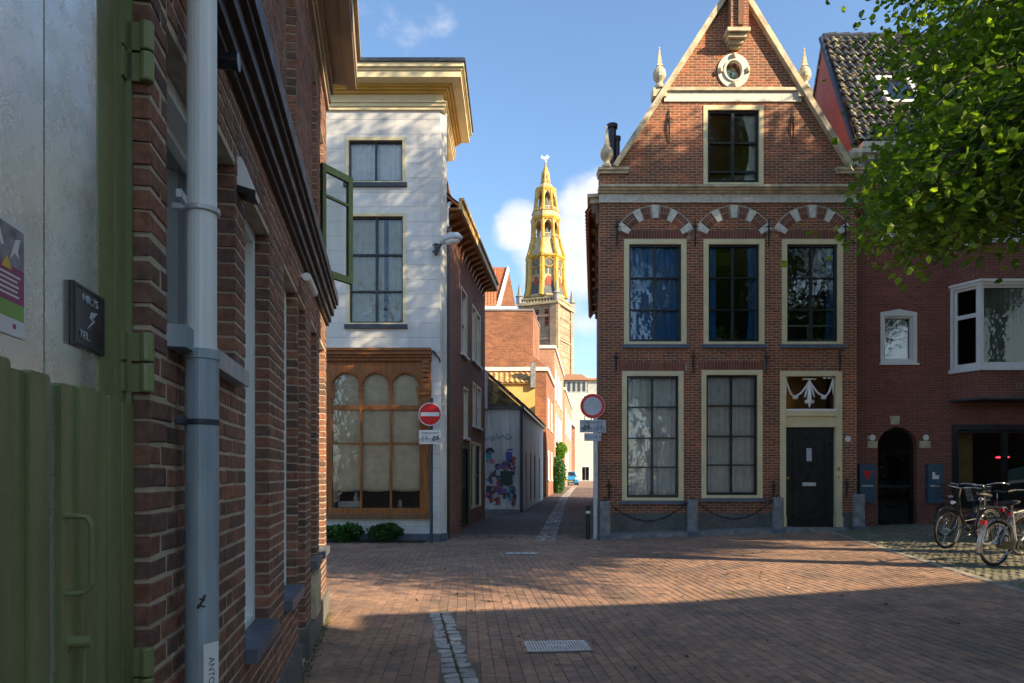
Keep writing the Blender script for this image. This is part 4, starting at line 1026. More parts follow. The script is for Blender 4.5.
for side in (0, 1):
    w2 = (XB-XA)/2; rise = 4.55; L_ = math.hypot(w2, rise)
    x0 = XA if side == 0 else XB
    o_ = Vector((x0-(.25 if side == 0 else -.25), HY+.3, 8.05-.2)); vd = Vector(((w2 if side == 0 else -w2), 0, rise))
    tiles(o_, (SKEW, 1, 0), vd, SL-.2, L_+.3).build('roof', 'orange_tile', gh, fix=False)
MB().prism([(XA+SKEW*(SL+.31), HY+SL+.31), (XB+SKEW*SL, HY+SL+.31), (XB+SKEW*(SL+9), HY+SL+9), (XA+SKEW*(SL+9), HY+SL+9)], -.1, 7.2).build('shade_annex', 'gable_brick', gh)  # hidden block added behind the house to keep the shed wall shaded
# side eaves gutter and dentils
mb = MB(); mb.fb(SW, .1, SL, 8.02, 8.18, .02, -.24).fb(SW, .02, SL, 8.14, 8.22, .02, -.3); mb.build('gutter', 'stone_cream', gh)
for k in range(10): MB().fb(SW, .15+k*1.1, .4+k*1.1, 7.55, 8.02, .0, -.1-.0).fb(SW, .15+k*1.1, .4+k*1.1, 7.8, 8.02, .0, -.2).build('eaves_bracket', 'brownwood', gh)
# plinth, kerb slab
mb = MB(); mb.fb(HF, XA-.005, dw[0], -.1, hz(513), -.02, .02).fb(HF, dw[1], XB, -.1, hz(513), -.02, .02); mb.build('plinth', 'plinth', gh)
mb = MB(); 
for i in range(6):
    a = XA+.0+i*.76; b = a+.752
    mb.hexa([(a, HY-.42, -.1), (b, HY-.42, -.1), (b, HY-.02, -.1), (a, HY-.02, -.1), (a, HY-.42, gz(a, HY)+.10), (b, HY-.42, gz(b, HY)+.10), (b, HY-.02, gz(b, HY)+.115), (a, HY-.02, gz(a, HY)+.115)])
struct(mb.build('kerb_slab', 'stone_grey'))
# cornice
mb = MB(); profile_run(mb, HF, XA-.02, XB+.12, [(hz(203), hz(194.5), .05)]); mb.build('cornice', 'stone_white', gh)
mb = MB(); profile_run(mb, HF, XA-.05, XB+.15, [(hz(194.5)+.002, hz(192.5), .12), (hz(192.5), hz(190.5), .18), (hz(190.5), hz(188.3), .24)]); mb.build('cornice_top', 'stone_cream', gh)
# gable shoulders
for a, b in ((XA-.03, hx(628)), (hx(836), XB+.12)):
    mb = MB(); mb.fb(HF, a, b, hz(174), hz(171), -.3, .06).fb(HF, a-.02, b+.01, hz(171), hz(168.5), -.3, .1); mb.build('shoulder_stone', 'stone_cream', gh)
# coping
def coping(p, q, w_=.13, d=.14, name='coping'):
    (x0, z0), (x1, z1) = p, q; t_ = Vector((x1-x0, z1-z0)).normalized(); n2 = Vector((-t_.y, t_.x))
    if n2.y < 0: n2 = -n2
    pts = [(x0-n2.x*.03, z0-n2.y*.03), (x1-n2.x*.03, z1-n2.y*.03), (x1+n2.x*w_, z1+n2.y*w_), (x0+n2.x*w_, z0+n2.y*w_)]
    MB().poly(HF, pts, (), d, .48).build(name, 'stone_cream', gh)
coping((hx(615.5), hz(168.5)), (apx-.04, apz-.02), .09); coping((hx(848.5), hz(168.5)), (apx+.04, apz-.02), .09)
mb = MB(); mb.fb(HF, hx(664), hx(801), hz(102), hz(92), -.02, .035); mb.build('gable_band', 'stone_white', gh)
mb = MB(); mb.fb(HF, hx(660), hx(807), hz(92)+.001, hz(89), -.02, .09)
mb.fb(HF, hx(652.5), hx(666), hz(98), hz(89.5), -.2, .10).fb(HF, hx(797), hx(811), hz(98), hz(89.5), -.2, .10); mb.build('gable_ledge', 'stone_cream', gh)
# finials
def finial(px, z0, h, r=.14):
    X = hx(px); mb = MB(); Yc = HY-.02
    mb.lathe(X, Yc, [(r*.9, z0), (r*.9, z0+.06), (r*.5, z0+.12), (r*.55, z0+.16), (r*1.05, z0+.26), (r*1.12, z0+.34), (r*.95, z0+.44), (r*.6, z0+.50), (r*.45, z0+.53)], 14)
    mb.lathe(X, Yc, [(r*.72, z0+.53), (r*.5, z0+.60), (r*.5, z0+.62), (r*.12, z0+h-.06), (r*.22, z0+h-.03), (.01, z0+h)], 4, R(45))
    mb.build('finial', 'stone_cream', gh)
finial(659.3, hz(89.5), 1.0); finial(804, hz(89.5), .98); finial(606.7, hz(168.5), 1.0)
mb = MB(); X = hx(854); z0 = hz(168.5)
mb.lathe(X, HY-.02, [(.14, z0), (.14, z0+.06), (.09, z0+.1), (.17, z0+.2), (.19, z0+.3), (.14, z0+.4), (.05, z0+.46)], 14).build('finial', 'stone_cream', gh)
# oculus
rn = []
for (ri, ro, dd) in ((1.0, 1.72, .03), (.92, 1.1, .06)):
    i_ = [(oc[0]+ocr*.92*ri*math.cos(t_*math.pi/16), oc[1]+ocr*1.12*ri*math.sin(t_*math.pi/16)) for t_ in range(32)]
    o2 = [(oc[0]+ocr*.98*ro*math.cos(t_*math.pi/16), oc[1]+ocr*1.05*ro*math.sin(t_*math.pi/16)) for t_ in range(32)]
    rn.append((o2, i_, dd))
mb = MB()
for o2, i_, dd in rn: mb.poly(HF, o2, [i_], dd, dd+.06)
ocu = mb.build('oculus_surround', 'stone_white', gh)
for a in (0, 90, 180, 270):
    mb = MB(); cx_, cz_ = oc[0]+ocr*1.42*math.cos(R(a)), oc[1]+ocr*1.5*math.sin(R(a)); mb.lathe(cx_, HY-.05, [(.05, cz_-.05), (.06, cz_), (.05, cz_+.05)], 8); mb.build('boss', 'stone_cream', ocu)
MB().poly(HF, och, (), -.15, .01).build('pane', 'glass_dark', ocu)
# pilaster shaft at the apex with corbel
mb = MB(); mb.fb(HF, hx(727), hx(744.5), hz(36), 13.6, -.02, .30); 
mb.build('apex_pilaster', 'gable_brick', gh)
mb = MB(); mb.fb(HF, hx(733.5), hx(738.5), hz(34), 13.5, .3, .36).fb(HF, hx(725), hx(746), 13.6, 13.72, -.05, .36).lathe(hx(736), HY-.15, [(.16, 13.72), (.16, 13.8), (.1, 13.9), (.2, 14.1), (.1, 14.3), (.02, 15)], 12); mb.build('apex_ornament', 'brownwood', gh)
mb = MB(); mb.fb(HF, hx(723), hx(745.5), hz(40), hz(36.5), -.02, .36).fb(HF, hx(725), hx(743), hz(44), hz(40), -.02, .28).fb(HF, hx(727), hx(741), hz(47.5), hz(44), -.02, .18).fb(HF, hx(729), hx(739), hz(50), hz(47.5), -.02, .1); mb.build('corbel', 'stone_cream', gh)
# windows
f, q = window(gh, HF, *gw, fw=.10, frame='cream', vb=(.5,), hb=(.16, .56), sw=.06, bar=.05)
curtain(HF, q[1]-.35, q[1], q[2], q[3], q[4], .02, .1, 8, taper=-.5).build('curtain', 'lace', f, smooth=True, fix=False)
for k, r in enumerate(uw):
    f, q = window(gh, HF, *r, fw=.12, frame='cream', vb=(.5,), hb=(.33, .66), sw=.05, bar=.032)
    if k == 0: curtain(HF, q[0], q[1], q[2], q[3], q[4], .035, .14, 9).build('curtain', 'blue_cloth', f, smooth=True, fix=False)
    else:
        curtain(HF, q[0], q[0]+(.22 if k == 1 else .1), q[2], q[3], q[4], .03, .1, 10).build('curtain', 'blue_cloth', f, smooth=True, fix=False)
        curtain(HF, q[1]-.26, q[1], q[2], q[3], q[4], .03, .1, 11, taper=-.3).build('curtain', 'blue_cloth', f, smooth=True, fix=False)
    if k == 2:
        mb = MB(); 
        for a in (q[0]+.08, (q[0]+q[1])/2-.03, q[1]-.05): mb.fb(HF, a-.012, a+.012, q[2], q[2]+.42, -.2, -.18)
        mb.fb(HF, q[0]+.05, q[1]-.03, q[2]+.40, q[2]+.43, -.2, -.18).build('rack', 'white', f)
for k, r in enumerate(lw):
    f, q = window(gh, HF, *r, fw=.115, frame='cream', vb=(.5,), hb=(.25, .49, .745), sw=.05, bar=.03)
    curtain(HF, q[0], q[1], q[2], q[3], q[4], .03, .15, 12+k).build('curtain', 'lace', f, smooth=True, fix=False)
for (px, w_, lbl, zt__) in ((724, .22, 'small leafy potted plant behind the middle upper window, left one', .5), (739, .2, 'low leafy potted plant behind the middle upper window, right one', .35), (826, .3, 'larger potted plant behind the right upper window', .62)):
    X = hx(px); pz = uw[0][2]+.08; Yp = HY+.42
    pp = thing('potted_plant', lbl, 'plant', (X, Yp, pz), 'potted plants behind upper windows'); rr = random.Random(int(px))
    MB().lathe(X, Yp, [(.06, pz), (.08, pz+.12), (.085, pz+.13), (.07, pz+.131)], 12).build('pot', 'off_white', pp)
    mb = MB()
    for i in range(60):
        a = rr.uniform(0, 6.28); q_ = rr.random(); leaf(mb, Vector((X+math.cos(a)*w_*q_, Yp+math.sin(a)*.1*q_, pz+.15+zt__*.8*rr.random()*(1.1-q_))), .13, rr)
    mb.build('foliage', 'leaf_bright', pp, fix=False)
    MB().box(X-.2, X+.2, Yp-.12, Yp+.12, pz-.05, pz-.002).build('stand', 'off_white', pp)
# floors and dark room walls
mb = MB(); mb.prism([(XA+.32, HY+.35), (XB-.32, HY+.35), (XB-.32+SKEW*10, HY+10), (XA+.4+SKEW*10, HY+10)], 4.3, 4.4).prism([(XA+.32, HY+.35), (XB-.32, HY+.35), (XB-.32+SKEW*10, HY+10), (XA+.4+SKEW*10, HY+10)], 8.1, 8.2).build('floor', 'floor_wood', gh)
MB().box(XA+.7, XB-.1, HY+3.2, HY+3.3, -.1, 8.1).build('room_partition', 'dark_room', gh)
# door
u0, u1, v0, v1 = dw
mb = MB(); fw = .14
mb.fb(HF, u0, u0+fw, v0, v1, -.14, .02).fb(HF, u1-fw, u1, v0, v1, -.14, .02).fb(HF, u0+fw, u1-fw, v1-.12, v1, -.14, .02).fb(HF, u0+fw, u1-fw, hz(427), hz(416), -.14, -.01).fb(HF, u0+fw, u1-fw, hz(416), hz(411), -.14, .04)
mb.fb(HF, u0-.02, u0+fw+.01, v0, v0+.25, -.14, .035).fb(HF, u1-fw-.01, u1+.02, v0, v0+.25, -.14, .035)
dfm = mb.build('door_frame', 'cream', gh)
MB().fb(HF, u0+fw, u1-fw, hz(411), hz(409), -.12, .05).build('transom_bar', 'white', dfm)
MB().face([HF.pt(u0+fw, hz(411), -.1), HF.pt(u1-fw, hz(411), -.1), HF.pt(u1-fw, v1-.12, -.1), HF.pt(u0+fw, v1-.12, -.1)]).build('pane', 'glass_dark', dfm, fix=False)
mb = MB(); cx_ = (u0+u1)/2; zt_ = v1-.2
MB().fb(HF, u0+.05, u1-.05, hz(411), v1, -.75, -.7).build('hall_wall', 'hall_wall', dfm)
mb.tube([HF.pt(cx_-.16, zt_+.02, -.08), HF.pt(cx_+.16, zt_+.02, -.08)], .022, 6)
for sgn in (-1, 1):
    for (xa, za, xb, zb, sag) in ((0, zt_, .36*sgn, zt_-.38, .10), (.36*sgn, zt_-.38, .56*sgn, zt_+.02, .12), (.0, zt_, .12*sgn, zt_-.42, .02)):
        mb.tube([HF.pt(cx_+xa+(xb-xa)*t_/8, za+(zb-za)*t_/8-sag*math.sin(math.pi*t_/8), -.075) for t_ in range(9)], [.012+.012*math.sin(math.pi*t_/8) for t_ in range(9)], 6)
    mb.tube([HF.pt(cx_+.34*sgn-.05, zt_-.42, -.075), HF.pt(cx_+.34*sgn+.05, zt_-.42, -.075)], .045, 8)
    mb.tube([HF.pt(cx_+.56*sgn, zt_+.05, -.075), HF.pt(cx_+.565*sgn, zt_-.36, -.075)], [.03, .012], 6)
mb.tube([HF.pt(cx_, zt_, -.075), HF.pt(cx_, zt_-.5, -.075), HF.pt(cx_, zt_-.66, -.075)], [.018, .06, .015], 8); mb.tube([HF.pt(cx_-.1, zt_-.52, -.075), HF.pt(cx_+.1, zt_-.52, -.075)], .045, 8)
mb.build('garland_ornament', 'white', dfm, smooth=True)
lm = thing('hall_lamp', 'small glowing orange lamp behind the door fanlight', 'lamp', (u0+.25, HY+.5, hz(396)))
MB().lathe(u0+.27, HY+.45, [(.02, hz(400)), (.05, hz(398)), (.05, hz(396)), (.02, hz(394))], 10).build('shade', 'warm_lamp', lm)
MB().tube([(u0+.27, HY+.45, hz(394)), (u0+.27, HY+.45, 4.28)], .006, 5).build('cord', 'iron', lm)
mb = MB(); a0, a1 = u0+fw, u1-fw
mb.fb(HF, a0, a1, v0, hz(427), -.16, -.11)
for (a, b, c_, d_) in ((a0+.2, a1-.2, hz(518), hz(437)),):
    mb.fb(HF, a, b, d_-.025, d_, -.11, -.09).fb(HF, a, b, c_, c_+.025, -.11, -.09).fb(HF, a, a+.025, c_+.025, d_-.025, -.11, -.09).fb(HF, b-.025, b, c_+.025, d_-.025, -.11, -.09)
mb.fb(HF, a0+.2, a1-.2, hz(489), hz(486), -.11, -.10)
dd = mb.build('door', 'black_paint', gh)
MB().fb(HF, cx_-.06, cx_+.06, hz(461), hz(448), -.105, -.097).build('window_light', 'sign_grey', dd)
MB().fb(HF, cx_-.16, cx_+.16, hz(486), hz(482.5), -.105, -.092).build('letter_slot', 'galv', dd)
MB().tube([HF.pt(a0+.08, hz(478), -.11), HF.pt(a0+.08, hz(478), -.05)], .03, 10).build('knob', 'gold_paint', dd)
MB().fb(HF, u0-.03, u1+.05, -.1, v0-.005, -.14, .28).build('doorstep', 'stone_grey', gh)
MB().tube([HF.pt(hx(848), hz(439), 0), HF.pt(hx(848), hz(439), .012)], .07, 16).build('number_plate', 'white', gh)
MB().fb(HF, hx(837), hx(839.5), hz(471), hz(467), .02, .03).fb(HF, hx(837.5), hx(839), hz(479), hz(476), .02, .03).build('doorbell', 'gold_paint', gh)
# relief arches
for ci, c_ in enumerate((655.3, 734, 812.5)):
    X = hx(c_); rm = .876; zc_ = 6.886-.0; mb = MB()
    angs = [a for a in range(-66, 67, 4)]
    st_a = (-57, -27, 0, 27, 57)
    for a in angs:
        if any(abs(a-s__) < 6.5 for s__ in st_a): continue
        for (r0, r1) in ((rm-.14, rm-.01), (rm+.01, rm+.13)):
            w_ = .024
            pts = [(X+r*math.sin(R(a))+k*w_*math.cos(R(a)), zc_+r*math.cos(R(a))-k*w_*math.sin(R(a))) for r, k in ((r0, -1), (r0, 1), (r1, 1.12), (r1, -1.12))]
            mb.poly(HF, pts, (), .006, .02)
    ring_ = [(X+(rm-.15)*math.sin(R(a)), zc_+(rm-.15)*math.cos(R(a))) for a in range(-68, 69, 4)]+[(X+(rm+.14)*math.sin(R(a)), zc_+(rm+.14)*math.cos(R(a))) for a in range(68, -69, -4)]
    mb.cur = 1; mb.poly(HF, ring_, (), .002, .03); mb.build('arch', ['arch_brick', 'mortar'], gh)
    mb = MB(); mb.tube([HF.pt(X+1.03*math.sin(R(a)), zc_+1.03*math.cos(R(a)), -.002) for a in range(-64, 65, 4)], .008, 4).build('arch_joint', 'stone_white', gh)
    for s__ in st_a:
        r0, r1 = rm-.14, rm+.15+(.02 if s__ == 0 else 0); dw_ = .075
        pts = [(X+r*math.sin(R(s__))+k*dw_*math.cos(R(s__)), zc_+r*math.cos(R(s__))-k*dw_*math.sin(R(s__))) for r, k in ((r0, -.8), (r0, .8), (r1, 1.25), (r1, -1.25))]
        MB().poly(HF, pts, (), .02, .05).build('arch_stone', 'stone_white', gh)
# lintel brick courses above windows
for r in uw+lw:
    mb = MB(); n = int((r[1]-r[0]+.16)/.066)
    for i in range(n): a = r[0]-.08+i*.066; mb.fb(HF, a+.004, a+.062, r[3]+.012, r[3]+.205, -.02, .003)
    mb.cur = 1; mb.fb(HF, r[0]-.085, r[1]+.085, r[3]+.008, r[3]+.21, -.03, .001); mb.build('soldier_lintel', ['arch_brick', 'mortar'], gh)
# wall anchors
for (px, p0, p1) in ((669, 110, 143), (792.7, 112, 143), (617, 219, 247), (695, 219, 247), (768.5, 219, 247), (845, 219, 247), (616, 352, 372), (693, 350, 374), (766, 350, 374), (839.5, 350, 372), (609, 480, 500), (773, 480, 500), (846, 478, 498)):
    mb = MB(); X = hx(px); mb.tube([HF.pt(X, hz(p0), .02), HF.pt(X, hz((p0+p1)/2), .05), HF.pt(X, hz(p1), .02)], [.012, .024, .012], 6)
    zm = hz((p0*.7+p1*.3)); mb.tube([HF.pt(X-.08, zm, .035), HF.pt(X, zm+.02, .045), HF.pt(X+.08, zm, .035)], [.008, .016, .008], 6); mb.tube([HF.pt(X, zm, -.02), HF.pt(X, zm, .045)], .014, 6)
    mb.build('wall_anchor', 'iron', gh)
# flues
for k, (px, top, r_) in enumerate(((612.2, 124, .11), (617.3, 136, .07))):
    sfy = F/18.2; X = (px-512)/sfy; zt_ = 1.5+(475-top)/sfy
    fl = thing('chimney_flue', ('thick black flue pipe with cap beside left gable finial' if k == 0 else 'thinner black flue pipe behind the thick one'), 'chimney', (X, 18.2, 8.4))
    MB().lathe(X, 18.2, [(r_, 8.1), (r_, zt_-.12)], 14).build('pipe', 'black_paint', fl)
    MB().lathe(X, 18.2, [(r_*1.3, zt_-.12), (r_*1.35, zt_-.02), (r_*.4, zt_)], 14).build('cap', 'iron', fl)
# stay iron on the side wall
tag(MB().tube([(2.32, 17.9, 6.35), (2.10, 17.9, 6.35)], .018, 6).tube([(2.17, 17.9, 6.35), (2.17, 17.9, 6.0)], .02, 6).build('wall_bracket', 'iron'), 'small dark iron bracket on the alley side of gable house', 'bracket')
# stone bollards and chains
bpos = []
for k, (px, pb, pt2) in enumerate(((605, 538.3, 501), (692.5, 534, 498), (778, 533, 497.5), (859, 530.5, 494.5))):
    Yb = 15.95; X = (px-512)*Yb/F; zb = gz(X, Yb)
    s__ = F/Yb; h_ = (pb-pt2)/s__
    wl_ = ('leftmost, by the silver sign pole', 'between the two lower windows', 'left of the black front door', 'rightmost, by the blue letterbox')[k]
    b_ = thing('stone_bollard', 'grey stone bollard with iron ring, '+wl_, 'bollard', (X, Yb, zb), 'stone bollards along the gable house')
    MB().lathe(X, Yb, [(.13, zb+.05), (.128, zb+h_-.02), (.11, zb+h_+.0)], 8, R(22.5)).build('shaft', 'stone_grey', b_)
    MB().lathe(X, Yb, [(.20, zb-.03), (.20, zb+.09), (.17, zb+.10)], 4, R(45)).build('base', 'bluestone', b_)
    MB().tube([(X-.035, Yb, zb+h_), (X-.035, Yb, zb+h_+.05), (X, Yb, zb+h_+.075), (X+.035, Yb, zb+h_+.05), (X+.035, Yb, zb+h_)], .013, 6).build('ring', 'iron', b_)
    bpos.append((X, Yb, zb+h_+.03))
for k in (0, 1):
    a, b = bpos[k], bpos[k+1]; ch = MB(); N = 34; P_ = []
    for i in range(N+1):
        t_ = i/N; P_.append(Vector((a[0]+.12+(b[0]-a[0]-.24)*t_, a[1]-.02, a[2]-.08+(b[2]-a[2])*t_-.42*4*t_*(1-t_))))
    for i in range(N):
        p, q = P_[i], P_[i+1]; d_ = (q-p)*.72; m_ = (p+q)/2; nrm = Vector((0, 1, 0)) if i % 2 else d_.normalized().cross(Vector((0, 1, 0)))
        loop = [m_+d_.normalized()*(d_.length*.95)*math.cos(2*math.pi*t_/8)+nrm*.018*math.sin(2*math.pi*t_/8) for t_ in range(8)]
        ch.tube(loop, .008, 4, closed=True)
    c_ = ch.build('chain', 'iron'); tag(c_, 'spiked iron chain hung between bollards under the '+('left' if k == 0 else 'middle')+' lower window', 'chain', 'chains between stone bollards')
    sp_ = MB()
    for i in range(3, N, 5):
        p = P_[i]
        for v_ in ((1, 0, .6), (-1, 0, .6), (0, -1, -.3), (0, .6, 1)): d_ = Vector(v_).normalized(); sp_.tube([p, p+d_*.065], [.014, .002], 5)
    sp_.build('spike', 'iron', c_)

# ------------------------------------------------------------------ corner building
RY = 16.9; rs = F/RY
def rx(px): return (px-512)/rs
def rz(py): return 1.5+(475-py)/rs
RF = Fr(0, RY)
rb_ = thing('corner_building', 'dark red brick building with white bay window and mottled tile roof, far right', 'building', (10, 17, .2))
X0, X1 = rx(856), 19.0
arch = [(rx(878), rz(527)), (rx(917), rz(527)), (rx(917), rz(446))]+[(rx(897.5)+rx(917)*0+(rx(917)-rx(897.5))*math.cos(R(a)), rz(446)+(rz(427)-rz(446))*math.sin(R(a))) for a in range(10, 171, 10)]+[(rx(878), rz(446))]
shopw = (rx(952), rx(1100), rz(508), rz(424.5))
wa = (rx(880.5), rx(917), rz(237), rz(168)); wsm = (rx(880.5), rx(917), rz(363), rz(309)); wb2 = (rx(980), rx(1060), rz(240), rz(168)); 
bayh = (rx(955), rx(1120), rz(368), rz(288))
smo = [(wsm[0], wsm[2]), (wsm[1], wsm[2]), (wsm[1], wsm[3]-.08), ((wsm[0]+wsm[1])/2, wsm[3]), (wsm[0], wsm[3]-.08)]
zE = 9.65
MB().poly(RF, rect(X0, X1, -.1, zE), [arch, rect(*shopw), rect(*wa), smo, rect(*wb2), rect(*bayh)], 0, .3).build('wall', 'corner_brick', rb_)
# lower darker base
# side gable wall
GS = Fr(X0, RY, SKEW, 1); rd = 2.45; rzr = 13.85
MB().poly(GS, [(0.0, -.1), (5.4, -.1), (5.4, zE), (rd, rzr), (0, zE)], (), 0, -.28).build('side_gable', 'bay_brick', rb_)
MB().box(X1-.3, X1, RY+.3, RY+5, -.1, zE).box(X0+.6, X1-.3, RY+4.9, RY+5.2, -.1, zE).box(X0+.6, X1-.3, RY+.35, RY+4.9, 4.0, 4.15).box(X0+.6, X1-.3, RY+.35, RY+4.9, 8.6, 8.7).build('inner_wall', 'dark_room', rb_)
vd = Vector((SKEW*rd*.0, rd, rzr-zE)); 
tiles((X0-.02, RY-.12, zE-.02), (1, 0, 0), (SKEW*rd*.985, rd+.12, rzr-zE), X1-X0+.1, math.hypot(rd+.12, rzr-zE), tw=.21, amp=.065, step=.045).build('roof', 'black_tile', rb_, fix=False)
tiles((X1+.6, RY+5.1, zE-.1), (-1, 0, 0), (SKEW*-2, -2.7, rzr-zE), X1-X0+.1, math.hypot(2.7, rzr-zE)).build('rear_roof', 'black_tile', rb_, fix=False)
mb = MB(); k = 0; xx = X0+SKEW*rd
while xx < X1: mb.tube([(xx, RY+rd, rzr+.06), (xx+.36, RY+rd, rzr+.08)], [.10, .12], 8); xx += .37
mb.build('ridge_tile', 'steel_dark', rb_)
mb = MB(); profile_run(mb, RF, X0+.02, X1, [(rz(160), rz(157), .1), (rz(157), rz(153), .2), (rz(153), rz(147.5), .34)]); mb.build('gutter', 'stone_white', rb_)
mb = MB(); profile_run(mb, RF, X0-.02, X0+.34, [(rz(168), rz(163), .12), (rz(163), rz(158), .22), (rz(158), rz(152), .32)]); mb.build('console', 'stone_white', rb_)
mb = MB(); mb.tube([GS.pt(0, zE+.02, -.05), GS.pt(rd, rzr+.02, -.05)], .07, 6); mb.build('verge_coping', 'steel_dark', rb_)
# skylight
n3 = Vector((0, -(rzr-zE), rd)).normalized()
ct = Vector((rx(905)+.3, RY+.95, zE+ (rzr-zE)*.42)); vdn = Vector((0, rd+.12, rzr-zE)).normalized()
mb = MB(); P4 = lambda a, b, c_: tuple(ct+Vector((1, 0, 0))*a+vdn*b+n3*c_)
def slab(mb, a0, a1, b0, b1, c0, c1): mb.hexa([P4(a0, b0, c0), P4(a1, b0, c0), P4(a1, b1, c0), P4(a0, b1, c0), P4(a0, b0, c1), P4(a1, b0, c1), P4(a1, b1, c1), P4(a0, b1, c1)])
slab(mb, -.45, .45, -.6, -.5, .0, .2); slab(mb, -.45, .45, .5, .6, 0, .2); slab(mb, -.45, -.35, -.5, .5, 0, .2); slab(mb, .35, .45, -.5, .5, 0, .2)
sk = mb.build('skylight', 'white', rb_); mb = MB(); slab(mb, -.35, .35, -.5, .5, .12, .14); mb.build('pane', 'glass_dark', sk)
# windows
f, q = window(rb_, RF, *wa, fw=.09, frame='white', sash='white', vb=(), hb=(.3,), sw=.05, sill='white'); curtain(RF, q[0], q[1], q[2]+.9, q[3], q[4], .02, .12, 31).build('curtain', 'lace', f, smooth=True, fix=False)
f, q = window(rb_, RF, wsm[0], wsm[1], wsm[2], wsm[3]-.08, fw=.09, frame='white', sash='white', vb=(), hb=(), sw=.05, sill='white', sillh=.05, silld=.05)
MB().poly(RF, [(wsm[0], wsm[3]-.085), (wsm[1], wsm[3]-.085), (wsm[1], wsm[3]-.08), ((wsm[0]+wsm[1])/2, wsm[3]-.003), (wsm[0], wsm[3]-.08)], (), .015, .1).build('head', 'white', f)
MB().face([RF.pt(q[0], q[2], q[4]), RF.pt(q[1], q[2], q[4]), RF.pt(q[1], q[3], q[4]), RF.pt(q[0], q[3], q[4])]).build('blind', 'grey_blind', f, fix=False)
window(rb_, RF, *wb2, fw=.09, frame='white', sash='white', vb=(.5,), hb=(), sw=.05, sill='white')
# bay window
by0, by1 = rz(402), rz(251)
B0, B1, B2, B3 = (rx(950.5), RY), ((980.5-512)*(RY-.62)/F, RY-.62), (14.2, RY-.62), (15.4, RY)
def bay_slab(mb, z0, z1, g=0.0):
    mb.prism([(B0[0]-g, RY-.001), (B1[0]-g*.6, B1[1]-g), (B2[0]+g*.6, B2[1]-g), (B3[0]+g, RY-.001)], z0, z1)
mb = MB(); bay_slab(mb, by0+.05, rz(374)); bay_slab(mb, rz(287), by1); bay = mb.build('bay', 'bay_brick', rb_)
mb = MB(); bay_slab(mb, by0, by0+.05, .03); mb.build('bay_foot', 'steel_dark', bay)
mb = MB(); bay_slab(mb, rz(374), rz(370.5), .05); bay_slab(mb, rz(288.5), rz(286), .04); bay_slab(mb, by1, by1+.05, .04)
mb.build('bay_ledge', 'white', bay)
F1 = Fr(*B0, B1[0]-B0[0], B1[1]-B0[1]); L1 = math.hypot(B1[0]-B0[0], B1[1]-B0[1])
F2 = Fr(*B1, 1, 0); L2 = B2[0]-B1[0]
F3 = Fr(*B2, B3[0]-B2[0], B3[1]-B2[1]); L3 = math.hypot(B3[0]-B2[0], B3[1]-B2[1])
zb0, zb1 = rz(370.5), rz(288.5)
for fr_, L_ in ((F1, L1), (F2, L2), (F3, L3)):
    f, q = window(bay, fr_, .0, L_, zb0, zb1, fw=.07, frame='white', sash='white', vb=() if L_ < 2 else (.5,), hb=(.64,) if L_ < 2 else (), sw=.06, fd=(-.09, .0), sill=None, bar=.1, pane='glass_bay')
    if L_ > 2: curtain(fr_, q[0], q[1], q[2], q[3], q[4], .01, .13, 33).build('blind', 'grey_blind', f, fix=False)
# door
mb = MB(); inner = [(x_, z_) for x_, z_ in arch]
cxa = rx(897.5); iw = []
for (x_, z_) in arch:
    iw.append((cxa+(x_-cxa)*.88, z_ if z_ <= rz(520) else rz(446)+(z_-rz(446))*.88 if z_ > rz(446) else z_))
mb.poly(RF, arch, [[(a, b+.1) if b < rz(500) else (a, b) for a, b in iw]], -.14, .08)
ad_ = mb.build('arched_door', 'black_paint', rb_)
MB().fb(RF, rx(881), rx(914), rz(488), rz(485), -.2, -.15).build('rail', 'black_paint', ad_)
MB().face([RF.pt(rx(879), rz(527), -.18), RF.pt(rx(916), rz(527), -.18), RF.pt(rx(916), rz(428), -.18), RF.pt(rx(879), rz(428), -.18)]).build('pane', 'glass_dark', ad_, fix=False)
MB().hexa([RF.pt(rx(890.5), rz(424.5), .03), RF.pt(rx(898.5), rz(424.5), .03), RF.pt(rx(898.5), rz(424.5), -.02), RF.pt(rx(890.5), rz(424.5), -.02), RF.pt(rx(889.5), rz(416), .03), RF.pt(rx(899.5), rz(416), .03), RF.pt(rx(899.5), rz(416), -.02), RF.pt(rx(889.5), rz(416), -.02)]).build('keystone', 'stone_cream', rb_)
for a, b in ((867, 877.5), (919.5, 930.5)): MB().fb(RF, rx(a), rx(b), rz(448), rz(441), -.02, .015).build('springer_stone', 'stone_cream', rb_)
for px in (865.5, 872.5, 926): MB().tube([RF.pt(rx(px), rz(437.5), 0), RF.pt(rx(px), rz(437.5), .012)], .075, 16).build('number_plate', 'white', rb_)
for a, b, k in ((857.5, 873, 0), (925.5, 940, 1)):
    mbx = thing('letterbox', ('blue wall letterbox with red triangle, left of arched door' if k == 0 else 'blue wall letterbox with white mark, right of arched door'), 'letterbox', (rx((a+b)/2), RY, rz(500)), 'letterboxes beside the arched door')
    MB().fb(RF, rx(a), rx(b), rz(503), rz(464), 0.002, .12).build('box', 'blue_box', mbx)
    MB().fb(RF, rx(a)+.05, rx(b)-.05, rz(486.5), rz(485), .12, .13).build('slot', 'galv', mbx)
    c_ = (rx(a)+rx(b))/2
    if k == 0: MB().poly(RF, [(c_-.12, rz(471)), (c_, rz(480)), (c_+.12, rz(471))], (), .126, .006).build('triangle_mark', 'red_sign', mbx)
    else: MB().poly(RF, [(c_-.08, rz(479)), (c_+.08, rz(479)), (c_+.08, rz(475)), (c_, rz(475.5)), (c_-.02, rz(472)), (c_-.08, rz(472))], (), .126, .006).build('white_mark', 'white', mbx)
